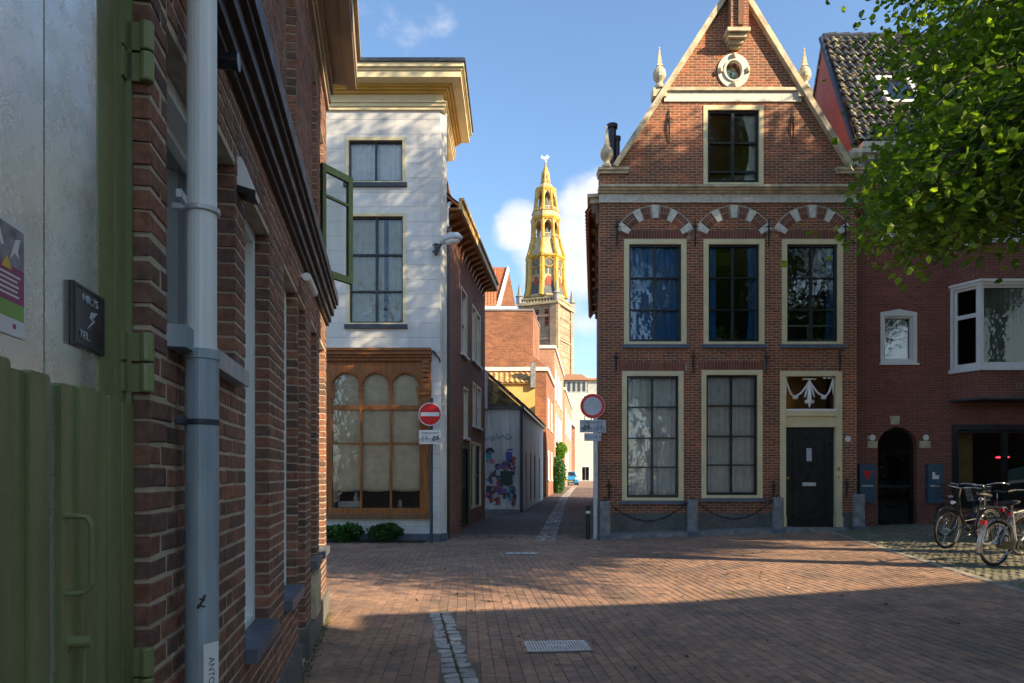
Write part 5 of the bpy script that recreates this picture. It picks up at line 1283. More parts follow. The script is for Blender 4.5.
# shop window
f, q = window(rb_, RF, *shopw, fw=.14, frame='black_paint', sash='black_paint', vb=(.36, .68), hb=(.24,), sw=.06, sill=None, bar=.09)
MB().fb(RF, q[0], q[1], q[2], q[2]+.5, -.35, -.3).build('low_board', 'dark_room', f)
sg = thing('neon_sign', 'thin glowing red neon strip inside the dark shop window', 'sign', (rx(1013), RY+.5, rz(457)))
MB().tube([(rx(1008), RY+.4, rz(457)), (rx(1021), RY+.4, rz(456.6))], .014, 8).build('tube', 'neon', sg)
MB().box(rx(1006), rx(1023), RY+.42, RY+.45, rz(459.5), rz(454.5)).build('backing', 'black_paint', sg)
pb = thing('shop_panel', 'large mottled yellow panel standing inside the shop window', 'panel', (rx(975), RY+.8, .9)); MB().box(rx(958), rx(992), RY+.7, RY+.75, .6, rz(430)).build('sheet', 'yellow_panel', pb)
MB().box(rx(957), rx(993), RY+.75, RY+.79, .5, rz(429)).build('backing', 'brownwood', pb)
tb = thing('window_poster', 'teal and white poster behind the shop window at right edge', 'poster', (rx(1024), RY+.3, 1.4)); MB().hexa([(rx(1016), RY+.25, rz(481)), (rx(1045), RY+.25, rz(478)), (rx(1045), RY+.27, rz(478)), (rx(1016), RY+.27, rz(481)), (rx(1016), RY+.25, rz(470)), (rx(1045), RY+.25, rz(463)), (rx(1045), RY+.27, rz(463)), (rx(1016), RY+.27, rz(470))]).build('sheet', 'teal_panel', tb)
MB().hexa([(rx(1016), RY+.24, rz(484)), (rx(1045), RY+.24, rz(481)), (rx(1045), RY+.245, rz(481)), (rx(1016), RY+.245, rz(484)), (rx(1016), RY+.24, rz(481)), (rx(1045), RY+.24, rz(478)), (rx(1045), RY+.245, rz(478)), (rx(1016), RY+.245, rz(481))]).build('strip', 'white', tb)
# wall letters at right below the bay
text(bay, 'n', F2, (1016-980)/rs+.02, rz(388), .004, .34, 'stone_grey'); 

# ------------------------------------------------------------------ graffiti shed in the alley
GY = 26.4; gs = F/GY
def gx(px): return (px-512)/gs
def gzz(py): return 1.5+(475-py)/gs
GF = Fr(0, GY)
gr = thing('alley_shed', 'low whitewashed outbuilding covered in stickers with mossy tile roof', 'building', (-.4, 27, 0))
xr = .1215*GY-2.86
G2 = Fr(xr, GY, .1215, 1); GN = math.hypot(.1215, 1); gl = (37.6-GY)*GN
ztop = gzz(409); zb = gz(0, 26)
MB().poly(GF, rect(gx(470), xr-.0, zb-.1, ztop), (), 0, .2).build('front_wall', 'grime_white', gr)
gh_ = [((28.2-GY), (28.7-GY), .35, 2.5), (30.2-GY, 30.8-GY, .35, 2.5), (32.2-GY, 32.9-GY, .35, 2.5), (35-GY, 35.6-GY, .3, 2.4)]
MB().poly(G2, rect(.0, gl, zb-.1, ztop), [rect(*h) for h in gh_], 0, .2).build('side_wall', 'grime_white', gr)
for h in gh_: window(gr, G2, *h, fw=.06, frame='brownwood', sash='dark_green', vb=(), hb=(.5,), sill=None, fd=(-.12, -.02), pane='glass_dark')
mb = MB(); mb.fb(GF, gx(470), xr+.08, ztop, ztop+.12, -.1, .1).fb(G2, -.0, gl+.1, ztop+.001, ztop+.12, -.1, .12); mb.build('fascia', 'black_paint', gr)
mb = MB(); mb.lathe(xr+.01, GY-.04, [(.06, zb), (.06, ztop)], 10).build('corner_pipe', 'steel_dark', gr)
mb = MB(); mb.box(gx(482), gx(519), GY-.35, GY-.01, zb-.05, zb+.12); mb.build('step', 'stone_grey', gr)
# lean roof: rises to the left
o_ = Vector(G2.pt(-.05, ztop+.08, .12)); n_ = G2.n
tiles(o_, (G2.d[0], G2.d[1], 0), (-n_[0]*.7, -n_[1]*.7, .62), gl+.2, 3.4).build('roof', 'moss_tile', gr, fix=False)
tr = MB(); tr.poly(Fr(0, GY+.02), [(xr, ztop+.1), (gx(485), gzz(374)), (gx(470), gzz(374)), (gx(470), ztop+.1)], (), -.1, .1); tr.build('roof_gable', 'moss_tile', gr)
MB().lathe(gx(486), GY-.15, [(.08, ztop), (.08, gzz(372))], 10).build('vent_pipe', 'galv', gr)
# stickers and drawings
M['st0'] = paint('sticker_pink', (.55, .12, .22), .6, .5, 30, dirt=(.1, .05, .1)); M['st1'] = paint('sticker_blue', (.07, .09, .33), .6, .5, 30, dirt=(.5, .5, .6))
M['st2'] = paint('sticker_red', (.45, .06, .04), .6, .5, 30, dirt=(.6, .5, .5)); M['st3'] = paint('sticker_white', (.6, .6, .6), .6, .5, 30, dirt=(.1, .1, .1))
M['st4'] = paint('sticker_black', (.04, .04, .05), .6, .5, 30, dirt=(.4, .4, .4)); M['st5'] = paint('sticker_teal', (.06, .38, .42), .6, .4, 30)
M['st6'] = paint('box_green', (.01, .06, .04), .5, .3, 10); M['st7'] = paint('sticker_purple', (.2, .12, .38), .6, .5, 30, dirt=(.55, .5, .6))
rr = random.Random(5); k = 0
stick = [(486, 491.5, 452, 463, 'st5'), (489, 493, 493, 503, 'st2'), (494, 500, 497, 505, 'st2'), (492.5, 500.5, 480, 495, 'st0'), (506, 512.5, 452, 464, 'st1'), (507, 513, 449, 450.5, 'st1'), (496, 504, 464, 476, 'st7'), (499, 505, 456, 463, 'st3'), (504, 510, 462, 468, 'st7'), (487, 493, 465, 473, 'st3'), (488, 494, 474, 480, 'st2'), (485.6, 491, 479, 481, 'st5'), (501, 508, 485, 489, 'st1'), (509, 515, 486, 490, 'st1'), (501, 507, 489, 495, 'st2'), (507, 516, 495, 503, 'st3'), (512, 516, 494, 505, 'st4'), (486, 492, 486, 493, 'st4'), (497, 503, 470, 480, 'st1'), (510, 515, 466, 472, 'st4'), (494, 498, 450, 458, 'st3')]
for (a, b, c_, d_, mt) in stick:
    cxs, czs = (gx(a)+gx(b))/2, (gzz(c_)+gzz(d_))/2; w_, h_ = (gx(b)-gx(a))/2, (gzz(c_)-gzz(d_))/2; an = rr.uniform(-.15, .15)
    pts = [(cxs+x_*w_*math.cos(an)-z_*h_*math.sin(an), czs+x_*w_*math.sin(an)+z_*h_*math.cos(an)) for x_, z_ in ((-1, -1), (1, -1), (1, 1), (0, 1.08), (-1, 1))]
    k += 1; MB().poly(GF, pts, (), .003+.0012*k, .001).build('sticker', mt, gr)
for q_ in range(76):
    a = rr.uniform(486, 514.5); c_ = rr.uniform(459, 505); w__ = rr.uniform(.8, 2.2); h__ = rr.uniform(1, 2.8); k += 1; an = rr.uniform(-.5, .5)
    cxs, czs = gx(a), gzz(c_); w_, h_ = w__/gs, h__/gs
    pts = [(cxs+x_*w_*math.cos(an)-z_*h_*math.sin(an), czs+x_*w_*math.sin(an)+z_*h_*math.cos(an)) for x_, z_ in ((-1, -1), (.9, -1.1), (1, .9), (.1, 1.15), (-1.1, .8))]
    MB().poly(GF, pts, (), .003+.0009*k, .001).build('sticker', 'st'+str(rr.choice([0, 1, 2, 3, 3, 4, 7, 3, 5, 4])), gr)
mb = MB(); cx_, cz_ = gx(490), gzz(452)
mb.poly(GF, [(cx_+.17*math.cos(R(a)), cz_+.17*math.sin(R(a))) for a in range(-20, 201, 20)]+[(cx_-.12, cz_), (cx_, cz_+.03), (cx_+.12, cz_)], (), .088, .002)
mb.fb(GF, cx_-.09, cx_-.03, cz_-.07, cz_-.045, .085, .09).fb(GF, cx_+.03, cx_+.09, cz_-.07, cz_-.045, .085, .09).fb(GF, cx_-.04, cx_+.04, cz_-.15, cz_-.135, .085, .09)
mb.build('drawn_face', 'ink', gr)
for (u_, v_, w_) in ((489.5, 438, .18), (504, 436, .3)):
    mb = MB(); c0, c1 = gx(u_), gzz(v_); mb.tube([GF.pt(c0-w_, c1+.1, .01), GF.pt(c0-w_*.8, c1-.1, .01), GF.pt(c0-w_*.2, c1+.05, .01), GF.pt(c0+w_*.2, c1-.08, .01), GF.pt(c0+w_*.6, c1+.1, .01), GF.pt(c0+w_, c1-.05, .01), GF.pt(c0+w_*.4, c1-.12, .01)], .02, 5); mb.build('teal_tag', 'st5', gr)
eb = thing('junction_box', 'small dark green box fixed to the stickered wall', 'box', (gx(506), GY-.03, gzz(484))); MB().fb(GF, gx(500.5), gx(512.5), gzz(484.5), gzz(471.5), .04, .12).build('housing', 'st6', eb)
MB().fb(GF, gx(500), gx(513), gzz(471.5), gzz(471), .04, .14).build('lid', 'st6', eb)

# ------------------------------------------------------------------ buildings further up the alley
def fx(px, Y): return (px-512)*Y/F
def fz(py, Y): return 1.5+(475-py)*Y/F
# yellow rendered house with tile strip
ye = thing('yellow_house', 'small yellow rendered house with ribbed tile strip behind shed', 'building', (0, 39, .2))
Y0 = 38.2
ex = Fr(0, Y0)
MB().box(-7, fx(535, Y0), Y0, Y0+3.5, 0, fz(383, Y0)).build('wall', 'render_yellow', ye)
tiles((-7, Y0-.15, fz(384, Y0)), (1, 0, 0), (0, 1.2, .75), 7+fx(531, Y0), 1.35, tw=.30, amp=.07).build('roof', 'yellow_tile', ye, fix=False)
MB().box(fx(530.5, Y0), fx(535.5, Y0), Y0-.25, Y0+.4, fz(388, Y0), fz(363, Y0)).build('chimney_block', 'stone_grey', ye)
# orange brick block
ob = thing('orange_brick_house', 'orange brick house with blank flat wall facing the square', 'building', (-1, 43, .2)); Y1_ = 42.0
MB().prism([(-8, Y1_), (fx(533, Y1_), Y1_), (fx(539.5, Y1_+5), Y1_+5), (-8, Y1_+5)], 0, fz(310.6, Y1_)).build('wall', 'orange_brick', ob)
MB().prism([(-8.05, Y1_-.06), (fx(533.5, Y1_), Y1_-.06), (fx(540.2, Y1_+5), Y1_+5.05), (-8.05, Y1_+5.05)], fz(310.6, Y1_), fz(310.6, Y1_)+.1).build('coping', 'stone_grey', ob)
# tiled gable house behind
tg = thing('tiled_gable_house', 'house with steep orange tile roof and white barge board', 'building', (-1, 57, .2)); Y2_ = 56.0
GA = Fr(fx(503, Y2_), Y2_)
pk = (fx(508.3, Y2_), fz(267, Y2_)); bl_ = (fx(495, Y2_), fz(311, Y2_)); br_ = (fx(516.5, Y2_), fz(311, Y2_))
G3 = Fr(0, Y2_)
MB().poly(G3, [(bl_[0], 0), (br_[0]+1, 0), (br_[0]+1, br_[1]-2), br_, pk, bl_], (), 0, 5).build('gable_wall', 'orange_brick', tg)
n1 = Vector((pk[0]-bl_[0], 0, pk[1]-bl_[1]))
MB().poly(G3, [bl_, (bl_[0]+.35, bl_[1]), (pk[0]+.1, pk[1]-.2), (pk[0]-.05, pk[1]+.1)], (), .1, .3).build('barge_board', 'white', tg)
mb = MB(); tl0 = Vector((fx(478, Y2_), Y2_+.05, bl_[1])); 
MB().poly(G3, [(-7, bl_[1]), (bl_[0]+.0, bl_[1]), (pk[0]-.1, pk[1]), (-7, pk[1])], (), -.05, .3).build('roof', 'orange_tile', tg)
tiles((-7, Y2_-1.4, bl_[1]), (1, 0, 0), (0, 1.4, pk[1]-bl_[1]), fx(497, Y2_)+7, math.hypot(1.4, pk[1]-bl_[1])*.99).build('front_roof', 'orange_tile', tg, fix=False)
MB().box(-7, fx(517, Y2_), Y2_-1.6, Y2_-1.3, bl_[1]-.35, bl_[1]).build('eaves_board', 'off_white', tg)
# terrace along the left of the alley
def terrace(name, label, Ya, Yb, ztop_, mat, wins, front_gable=False, white_rows=()):
    t_ = thing(name, label, 'building', (.1215*Ya-2.86, Ya, .2)); xa = .1215*Ya-2.86; fr_ = Fr(xa, Ya, .1215, 1); L_ = (Yb-Ya)*GN
    MB().poly(fr_, rect(0, L_, 0, ztop_), [rect(*w_) for w_ in wins], 0, .3).build('wall', mat, t_)
    MB().box(xa-6, xa-.001, Ya, Ya+.3, 0, ztop_).box(xa-6, xa-5.7, Ya+.3, Yb, 0, ztop_).build('front_wall', mat, t_)
    MB().prism([(xa-6, Ya), (xa+.12, Ya-.1), (.1215*Yb-2.86+.12, Yb), (xa-6, Yb)], ztop_, ztop_+.22).build('parapet', 'stone_white', t_)
    for w_ in wins: window(t_, fr_, *w_, fw=.12, frame='white', sash='white', vb=(.5,), hb=(.5,), sill='stone_white', pane='glass_dark')
    return t_, fr_
t1, f1 = terrace('terrace_house', 'first orange brick terrace house beyond the shed with stepped white coping', 40, 47.5, 7.6, M['orange_brick'], [(1.5, 2.6, 4.4, 6.2), (4.5, 5.6, 4.4, 6.2), (1.5, 2.6, 1.2, 3), (4.5, 5.6, 1.2, 3)])
MB().poly(Fr(.1215*40-2.86-6, 40.0), [(1.9, 7.8), (6.05, 7.8), (5.1, 8.6), (4.0, 9.9), (1.9, 9.9)], (), .02, .4).build('gable', 'orange_brick', t1)
t2, f2_ = terrace('terrace_house', 'second sunlit pinkish terrace house with tall shutters', 48, 62, 10.4, M['pink_brick'], [(1.5, 3.0, 7, 9.2), (5, 6.5, 7, 9.2), (8.5, 10, 7, 9.2), (1.5, 3.0, 3.6, 6), (5, 6.5, 3.6, 6), (8.5, 10, 3.6, 6), (1.5, 3, .8, 2.8), (8.5, 10, .8, 2.8)])
t3, f3_ = terrace('terrace_house', 'third pale terrace house farthest up the alley', 64, 84, 9.5, M['pink_brick'], [(2, 4, 5.5, 8), (8, 10, 5.5, 8), (14, 16, 5.5, 8), (2, 4, 1.2, 4), (8, 10, 1.2, 4)])
# white building closing the view
Yw = 98.0; wbn = thing('white_building', 'pale rendered building with grey attic and brown roof closing the alley', 'building', (9, Yw, .6)); W1 = Fr(0, Yw)
wins = [(fx(a, Yw), fx(a+3.4, Yw), fz(b+9, Yw), fz(b, Yw)) for a in (583, 589.5) for b in (395, 415)]
dws = (fx(581, Yw), fx(590, Yw), .6, fz(466, Yw))
MB().poly(W1, rect(fx(560, Yw), fx(660, Yw), .3, fz(393, Yw)), [rect(*w_) for w_ in wins]+[rect(*dws)], 0, .4).build('wall', 'render_white', wbn)
for w_ in wins+[dws]: window(wbn, W1, *w_, fw=.12, frame='white', sash='render_grey', sill='stone_white', pane='glass_dark')
MB().box(fx(560, Yw), fx(660, Yw), Yw+.5, Yw+12, .3, fz(393, Yw)).build('rear_block', 'render_white', wbn)
MB().box(fx(558, Yw), fx(587.5, Yw), Yw+.3, Yw+10, fz(393, Yw), fz(380, Yw)).box(fx(589, Yw), fx(650, Yw), Yw+1.5, Yw+10, fz(393, Yw), fz(379, Yw)).build('attic', 'render_grey', wbn)
mb = MB()
for a in (563, 568, 573, 578, 583): mb.fb(W1, fx(a, Yw), fx(a+2.6, Yw), fz(391, Yw), fz(382, Yw), -.31, -.25)
mb.build('attic_window', 'steel_dark', wbn)
mb = MB(); x0, x1 = fx(556, Yw), fx(590, Yw); zz0, zz1 = fz(380, Yw), fz(370, Yw)
mb.hexa([(x0, Yw-.2, zz0), (x1, Yw-.2, zz0), (x1, Yw+12, zz0), (x0, Yw+12, zz0), (x0+1, Yw+4, zz1), (x1-.8, Yw+4, zz1), (x1-.8, Yw+7, zz1), (x0+1, Yw+7, zz1)]).build('roof', 'brown_tile', wbn)
MB().box(fx(588, Yw), fx(655, Yw), Yw+1, Yw+11, fz(379, Yw), fz(377, Yw)).build('roof', 'brown_tile', wbn)
# low brick shop front to the left of it
lb = thing('corner_shop', 'small pink brick gabled house in front of the white building', 'building', (6.5, 88, .5)); Yq = 88.0
MB().poly(Fr(0, Yq), [(fx(556, Yq), .3), (fx(575, Yq), .3), (fx(575, Yq), fz(428, Yq)), (fx(568, Yq), fz(420, Yq)), (fx(556, Yq), fz(426, Yq))], [rect(fx(568.5, Yq), fx(571, Yq), 2.4, 6.2)], 0, 6).build('wall', 'pink_brick', lb)
MB().poly(Fr(0, Yq), [(fx(555.5, Yq), fz(426, Yq)), (fx(568, Yq), fz(420, Yq)), (fx(575.5, Yq), fz(428, Yq)), (fx(575.5, Yq), fz(425.5, Yq)), (fx(568, Yq), fz(417.5, Yq)), (fx(555.5, Yq), fz(423.5, Yq))], (), .2, 6.4).build('coping', 'white', lb)
window(lb, Fr(0, Yq), fx(568.5, Yq), fx(571, Yq), 2.4, 6.2, fw=.08, frame='white', pane='glass_dark', sill='white')
# greenery in the alley
shrub('ivy_hedge', 'tall dark green hedge column beside the alley houses', fx(555, 48)+.2, 48, gz(3, 48), .55, 1.6, 1.25, 5000, 'leaf_shrub', 'hedge', .13, seed=41)
bt = shrub('topiary_tree', 'round bright green clipped tree above the alley hedge', fx(558.5, 50)+.1, 50, fz(459, 50), .50, .6, .62, 3500, 'leaf_bright', 'tree', .11, seed=42, stems=False)
MB().lathe(fx(558.5, 50)+.1, 50, [(.07, gz(3, 50)), (.05, fz(455, 50))], 8).build('trunk', 'bark', bt)
# car
cx_, cy_ = fx(569, 73), 73.0; cz_ = gz(cx_, cy_)+.0
car = thing('parked_car', 'small bright blue hatchback parked at the end of the alley', 'car', (cx_, cy_, cz_))
def section(y, w0, w1, z0, z1): return [(cx_-w0, y, z0), (cx_+w0, y, z0), (cx_+w0, y, (z0+z1)/2), (cx_+w1, y, z1), (cx_-w1, y, z1), (cx_-w0, y, (z0+z1)/2)]
def loft(mb, secs):
    b = len(mb.v); n = len(secs[0])
    for s__ in secs: mb.v += s__
    for i in range(len(secs)-1):
        for k in range(n): k2 = (k+1) % n; mb.f.append((b+i*n+k, b+i*n+k2, b+(i+1)*n+k2, b+(i+1)*n+k)); mb.mi.append(mb.cur)
    mb.f.append(tuple(b+k for k in range(n))[::-1]); mb.f.append(tuple(b+(len(secs)-1)*n+k for k in range(n))); mb.mi += [mb.cur]*2
mb = MB(); loft(mb, [section(cy_-1.95, .74, .68, cz_+.28, cz_+.62), section(cy_-1.85, .82, .74, cz_+.2, cz_+.86), section(cy_-.9, .86, .78, cz_+.18, cz_+.95), section(cy_+1.2, .86, .78, cz_+.18, cz_+.98), section(cy_+1.9, .82, .74, cz_+.22, cz_+.95), section(cy_+1.98, .76, .70, cz_+.3, cz_+.7)]); mb.build('body', 'car_blue', car)
mb = MB(); loft(mb, [section(cy_-.95, .74, .70, cz_+.9, cz_+.97), section(cy_-.35, .72, .58, cz_+.9, cz_+1.42), section(cy_+1.2, .72, .58, cz_+.9, cz_+1.45), section(cy_+1.75, .72, .66, cz_+.9, cz_+1.0)]); mb.build('cabin', 'car_blue', car)
mb = MB(); mb.hexa([(cx_-.6, cy_-.93, cz_+1.0), (cx_+.6, cy_-.93, cz_+1.0), (cx_+.52, cy_-.45, cz_+1.36), (cx_-.52, cy_-.45, cz_+1.36), (cx_-.6, cy_-.96, cz_+1.01), (cx_+.6, cy_-.96, cz_+1.01), (cx_+.52, cy_-.48, cz_+1.37), (cx_-.52, cy_-.48, cz_+1.37)]); mb.build('windscreen', 'black_paint', car)
for sx in (-1, 1):
    for dy in (-1.25, 1.25):
        w_ = MB().tube([(cx_+sx*.70, cy_+dy, cz_+.3), (cx_+sx*.88, cy_+dy, cz_+.3)], .3, 18).build('wheel', 'rubber', car); MB().tube([(cx_+sx*.88, cy_+dy, cz_+.3), (cx_+sx*.892, cy_+dy, cz_+.3)], .19, 12).build('rim', 'galv', w_)
    MB().box(cx_+sx*.6-.14, cx_+sx*.6+.14, cy_-1.99, cy_-1.86, cz_+.62, cz_+.78).build('headlight', 'headlamp', car)
    MB().hexa([(cx_+sx*.70, cy_-.3, cz_+1.0), (cx_+sx*.705, cy_+1.1, cz_+1.0), (cx_+sx*.75, cy_+1.1, cz_+1.0), (cx_+sx*.75, cy_-.3, cz_+1.0), (cx_+sx*.60, cy_-.2, cz_+1.36), (cx_+sx*.60, cy_+1.0, cz_+1.36), (cx_+sx*.63, cy_+1.0, cz_+1.36), (cx_+sx*.63, cy_-.2, cz_+1.36)]).build('side_window', 'black_paint', car)
MB().box(cx_-.4, cx_+.4, cy_-1.99, cy_-1.9, cz_+.35, cz_+.55).build('grille', 'black_paint', car)
MB().box(cx_-.26, cx_+.26, cy_-2.0, cy_-1.99, cz_+.36, cz_+.47).build('number_plate', 'yellow_panel', car)

# ------------------------------------------------------------------ church tower
TY = 150.0; ts = F/TY; TX = (545.5-512)/ts
tw_ = thing('church_tower', 'tall brick church tower crowned by tiered golden octagonal lantern and vane', 'tower', (TX, TY+6, 1))
def tz(py): return 1.5+(475-py)/ts
# square shaft turned so that a left and a right face show
cr_ = Vector(((556.5-512)/ts, TY)); lf = Vector(((519.5-512)/ts*1.01, TY+3.2)); 
dL = (lf-cr_); rt = Vector(((571.8-512)/(F/(TY+9)), TY+9)); dR = rt-cr_
bk = lf+dR
zt_ = tz(303)
FL = Fr(lf.x, lf.y, cr_.x-lf.x, cr_.y-lf.y); LL = dL.length; FRr = Fr(cr_.x, cr_.y, dR.x, dR.y); LR = dR.length
louv = [(LL*a, LL*b, tz(325), tz(308)) for a, b in ((.42, .53), (.68, .79))]
MB().poly(FL, rect(0, LL, 0, zt_), [rect(*l_) for l_ in louv], 0, .6).poly(FRr, rect(0, LR, 0, zt_), (), 0, .6).poly(Fr(bk.x, bk.y, lf.x-bk.x, lf.y-bk.y), rect(0, LR, 0, zt_), (), 0, .6).poly(Fr(rt.x, rt.y, bk.x-rt.x, bk.y-rt.y), rect(0, LL, 0, zt_), (), 0, .6).build('shaft', 'tower_brick', tw_)
for l_ in louv:
    mb = MB(); mb.fb(FL, l_[0], l_[1], l_[2], l_[3], -.6, -.55)
    for k in range(5): z_ = l_[2]+(k+.5)*(l_[3]-l_[2])/5; mb.fb(FL, l_[0], l_[1], z_-.12, z_+.12, -.4, -.05)
    mb.build('louvre', 'shutter_red', tw_)
mb = MB()
for fr_, L_ in ((FL, LL), (FRr, LR)):
    for a in (0, L_-1.3): mb.fb(fr_, a-.1, a+1.4, 0, zt_, 0, .35)
    for z_ in (.62, .8, .93): mb.fb(fr_, 0, L_, zt_*z_, zt_*z_+.4, 0, .25)
for z_ in [x*1.35+20 for x in range(13)]: mb.fb(FRr, 1.2, LR-1.3, z_, z_+.5, 0, .08)
mb.build('stone_band', 'tower_brick', tw_)
mb = MB()
for fr_, L_ in ((FL, LL), (FRr, LR)):
    mb.fb(fr_, -.5, L_+.5, zt_, zt_+.6, -.5, .6).fb(fr_, -.4, L_+.4, zt_+1.3, zt_+1.6, -.2, .4)
    n = 12
    for k in range(n+1): mb.fb(fr_, L_*k/n-.15, L_*k/n+.15, zt_+.6, zt_+1.3, 0, .3)
mb.build('parapet', 'tower_cream', tw_)
for p in (lf, cr_, rt, bk): MB().lathe(p.x, p.y, [(.7, zt_+.6), (.7, zt_+2), (.95, zt_+2.2), (.5, zt_+2.6), (.1, zt_+5.2)], 8).build('pinnacle', 'stone_grey', tw_)
ctr = (lf+rt)/2; cY = ctr.y; cs = F/cY; cX = (545.5-512)/cs
def cz2(py): return 1.5+(475-py)/cs
def cr2(w): return w/cs/2
def octo(mb, prof, rot=R(22.5+8)): mb.lathe(cX, cY, prof, 8, rot)
def octo_pts(r, rot=R(22.5+8)): return [(cX+r*math.cos(rot+k*math.pi/4), cY+r*math.sin(rot+k*math.pi/4)) for k in range(8)]
st1 = [(cr2(39)*1.04, cz2(300)), (cr2(36), cz2(290)), (cr2(34.5), cz2(278)), (cr2(34), cz2(262))]
mb = MB(); octo(mb, st1); mb.build('drum', 'slate', tw_)
def ribs(prof, w, name='rib', mat='gold_paint', grow=.15):
    for k in range(8):
        mb = MB(); a = R(30.5)+k*math.pi/4
        mb.tube([(cX+(r+grow)*math.cos(a), cY+(r+grow)*math.sin(a), z) for r, z in prof], w, 6); mb.build(name, mat, tw_)
ribs(st1, .62)
def ledge(py0, py1, w, mat='gold_paint'):
    mb = MB(); octo(mb, [(cr2(w)*.93, cz2(py0)), (cr2(w), cz2((py0+py1)/2)), (cr2(w), cz2(py1))]); mb.build('ledge', mat, tw_)
ledge(262, 259, 41); ledge(301, 298, 42, 'tower_cream')
mb = MB(); octo(mb, [(cr2(38.5)*1.0, cz2(299)), (cr2(37.5), cz2(295))]); mb.build('balustrade', 'gold_paint', tw_)
# panels, clock, shutters on faces
ap = math.cos(math.pi/8)
for k in range(8):
    a = R(30.5+22.5)+k*math.pi/4; nx, ny = math.cos(a), math.sin(a)
    if ny > .35: continue
    r = cr2(34.2)*ap; fr_ = Fr(cX+nx*r, cY+ny*r, -ny, nx)
    if Vector(fr_.n).dot(Vector((nx, ny))) < 0: fr_ = Fr(cX+nx*r, cY+ny*r, ny, -nx)
    s = 1
    MB().fb(fr_, -1.7, 1.7, cz2(292), cz2(264), .0, .12).build('panel', 'tower_cream', tw_)
    ck = MB().tube([fr_.pt(0, cz2(267), .15), fr_.pt(0, cz2(267), .3)], 1.05, 24).build('clock_face', 'slate', tw_)
    MB().ring(fr_.pt(0, cz2(267), .3), 1.05, .13, (nx, ny, 0), 24, 6).tube([fr_.pt(0, cz2(267), .34), fr_.pt(.0, cz2(267)+.75, .34)], .07, 4).tube([fr_.pt(0, cz2(267), .34), fr_.pt(.45, cz2(267)-.2, .34)], .09, 4).build('clock_hand', 'gold_paint', ck)
    MB().fb(fr_, -.75, -.2, cz2(278), cz2(272), .12, .2).fb(fr_, .2, .75, cz2(278), cz2(272), .12, .2).build('window', 'slate', tw_)
    MB().poly(fr_, [(-.55, cz2(289)), (.55, cz2(289)), (.55, cz2(282)), (0, cz2(279.5)), (-.55, cz2(282))], (), .24, .12).build('shutter', 'shutter_red', tw_)
# bell shaped roof of stage 2
st2 = [(cr2(37), cz2(259)), (cr2(33), cz2(253)), (cr2(29.5), cz2(247)), (cr2(27.5), cz2(242))]
mb = MB(); octo(mb, st2); mb.build('lower_dome', 'tower_cream', tw_); ribs(st2, .45)
def arcade(py0, py1, w0, w1, pw=.42):
    for k in range(8):
        a = R(30.5)+k*math.pi/4; mb = MB(); r0, r1 = cr2(w0), cr2(w1)
        mb.tube([(cX+r0*math.cos(a), cY+r0*math.sin(a), cz2(py0)), (cX+(r0*.55+r1*.45)*math.cos(a), cY+(r0*.55+r1*.45)*math.sin(a), cz2(py0*.7+py1*.3)), (cX+r1*math.cos(a), cY+r1*math.sin(a), cz2(py1))], [pw*1.3, pw, pw], 6); mb.build('column', 'gold_paint', tw_)
        b = a+math.pi/4; mb = MB(); r_ = r1
        p0 = Vector((cX+r_*math.cos(a), cY+r_*math.sin(a), cz2(py1))); p1 = Vector((cX+r_*math.cos(b), cY+r_*math.sin(b), cz2(py1)))
        mb.tube([p0+(p1-p0)*(t_/6)+Vector((0, 0, -1.4*(1-math.sin(math.pi*t_/6)))) for t_ in range(7)], .26, 5); 
        mb.build('arch', 'tower_cream', tw_); mb = MB(); q0 = Vector((cX+r0*math.cos(a), cY+r0*math.sin(a), cz2(py0)+.9)); q1 = Vector((cX+r0*math.cos(b), cY+r0*math.sin(b), cz2(py0)+.9)); mb.tube([q0, q1], .13, 4)
        for t_ in range(1, 5): c_ = q0+(q1-q0)*t_/5; mb.tube([c_, c_-Vector((0, 0, .9))], .1, 4)
        mb.build('railing', 'tower_cream', tw_)
arcade(241, 223, 27, 26, .40)
mb = MB(); octo(mb, [(cr2(28), cz2(243)), (cr2(28), cz2(241))]); mb.build('floor', 'tower_cream', tw_)
mb = MB(); octo(mb, [(cr2(7), cz2(241)), (cr2(6), cz2(223))]); mb.build('bell_frame', 'slate', tw_)
ledge(223, 219.5, 31)
mb = MB(); octo(mb, [(cr2(28), cz2(219.5)), (cr2(27.5), cz2(214))]); mb.build('balustrade', 'tower_cream', tw_)
ledge(214.5, 213.6, 29)
arcade(214, 193, 24, 18.5, .34)
mb = MB(); octo(mb, [(cr2(6), cz2(213)), (cr2(5), cz2(193))]); mb.build('bell_frame', 'slate', tw_)
ledge(194, 190, 22)
st3 = [(cr2(19), cz2(190)), (cr2(15), cz2(187)), (cr2(9.5), cz2(184))]
mb = MB(); octo(mb, st3); mb.build('upper_dome', 'tower_cream', tw_)
arcade(184, 173, 8.6, 6.0, .22)
mb = MB(); octo(mb, [(cr2(7.5), cz2(173)), (cr2(5), cz2(170)), (cr2(2.2), cz2(166)), (cr2(1), cz2(160)), (.05, cz2(158))]); mb.build('spire', 'gold_paint', tw_)
mb = MB(); mb.lathe(cX, cY, [(.05, cz2(163)), (.4, cz2(161.5)), (.05, cz2(160))], 8)
z_ = cz2(157.3); mb.poly(Fr(cX, cY), [(-.9, z_-.3), (-.2, z_-.45), (.5, z_-.4), (.95, z_+.3), (.6, z_+.2), (.35, z_+.65), (.1, z_+.1), (-.4, z_+.1), (-.95, z_+.5)], (), .06, .12); mb.build('weathervane', 'white', tw_)

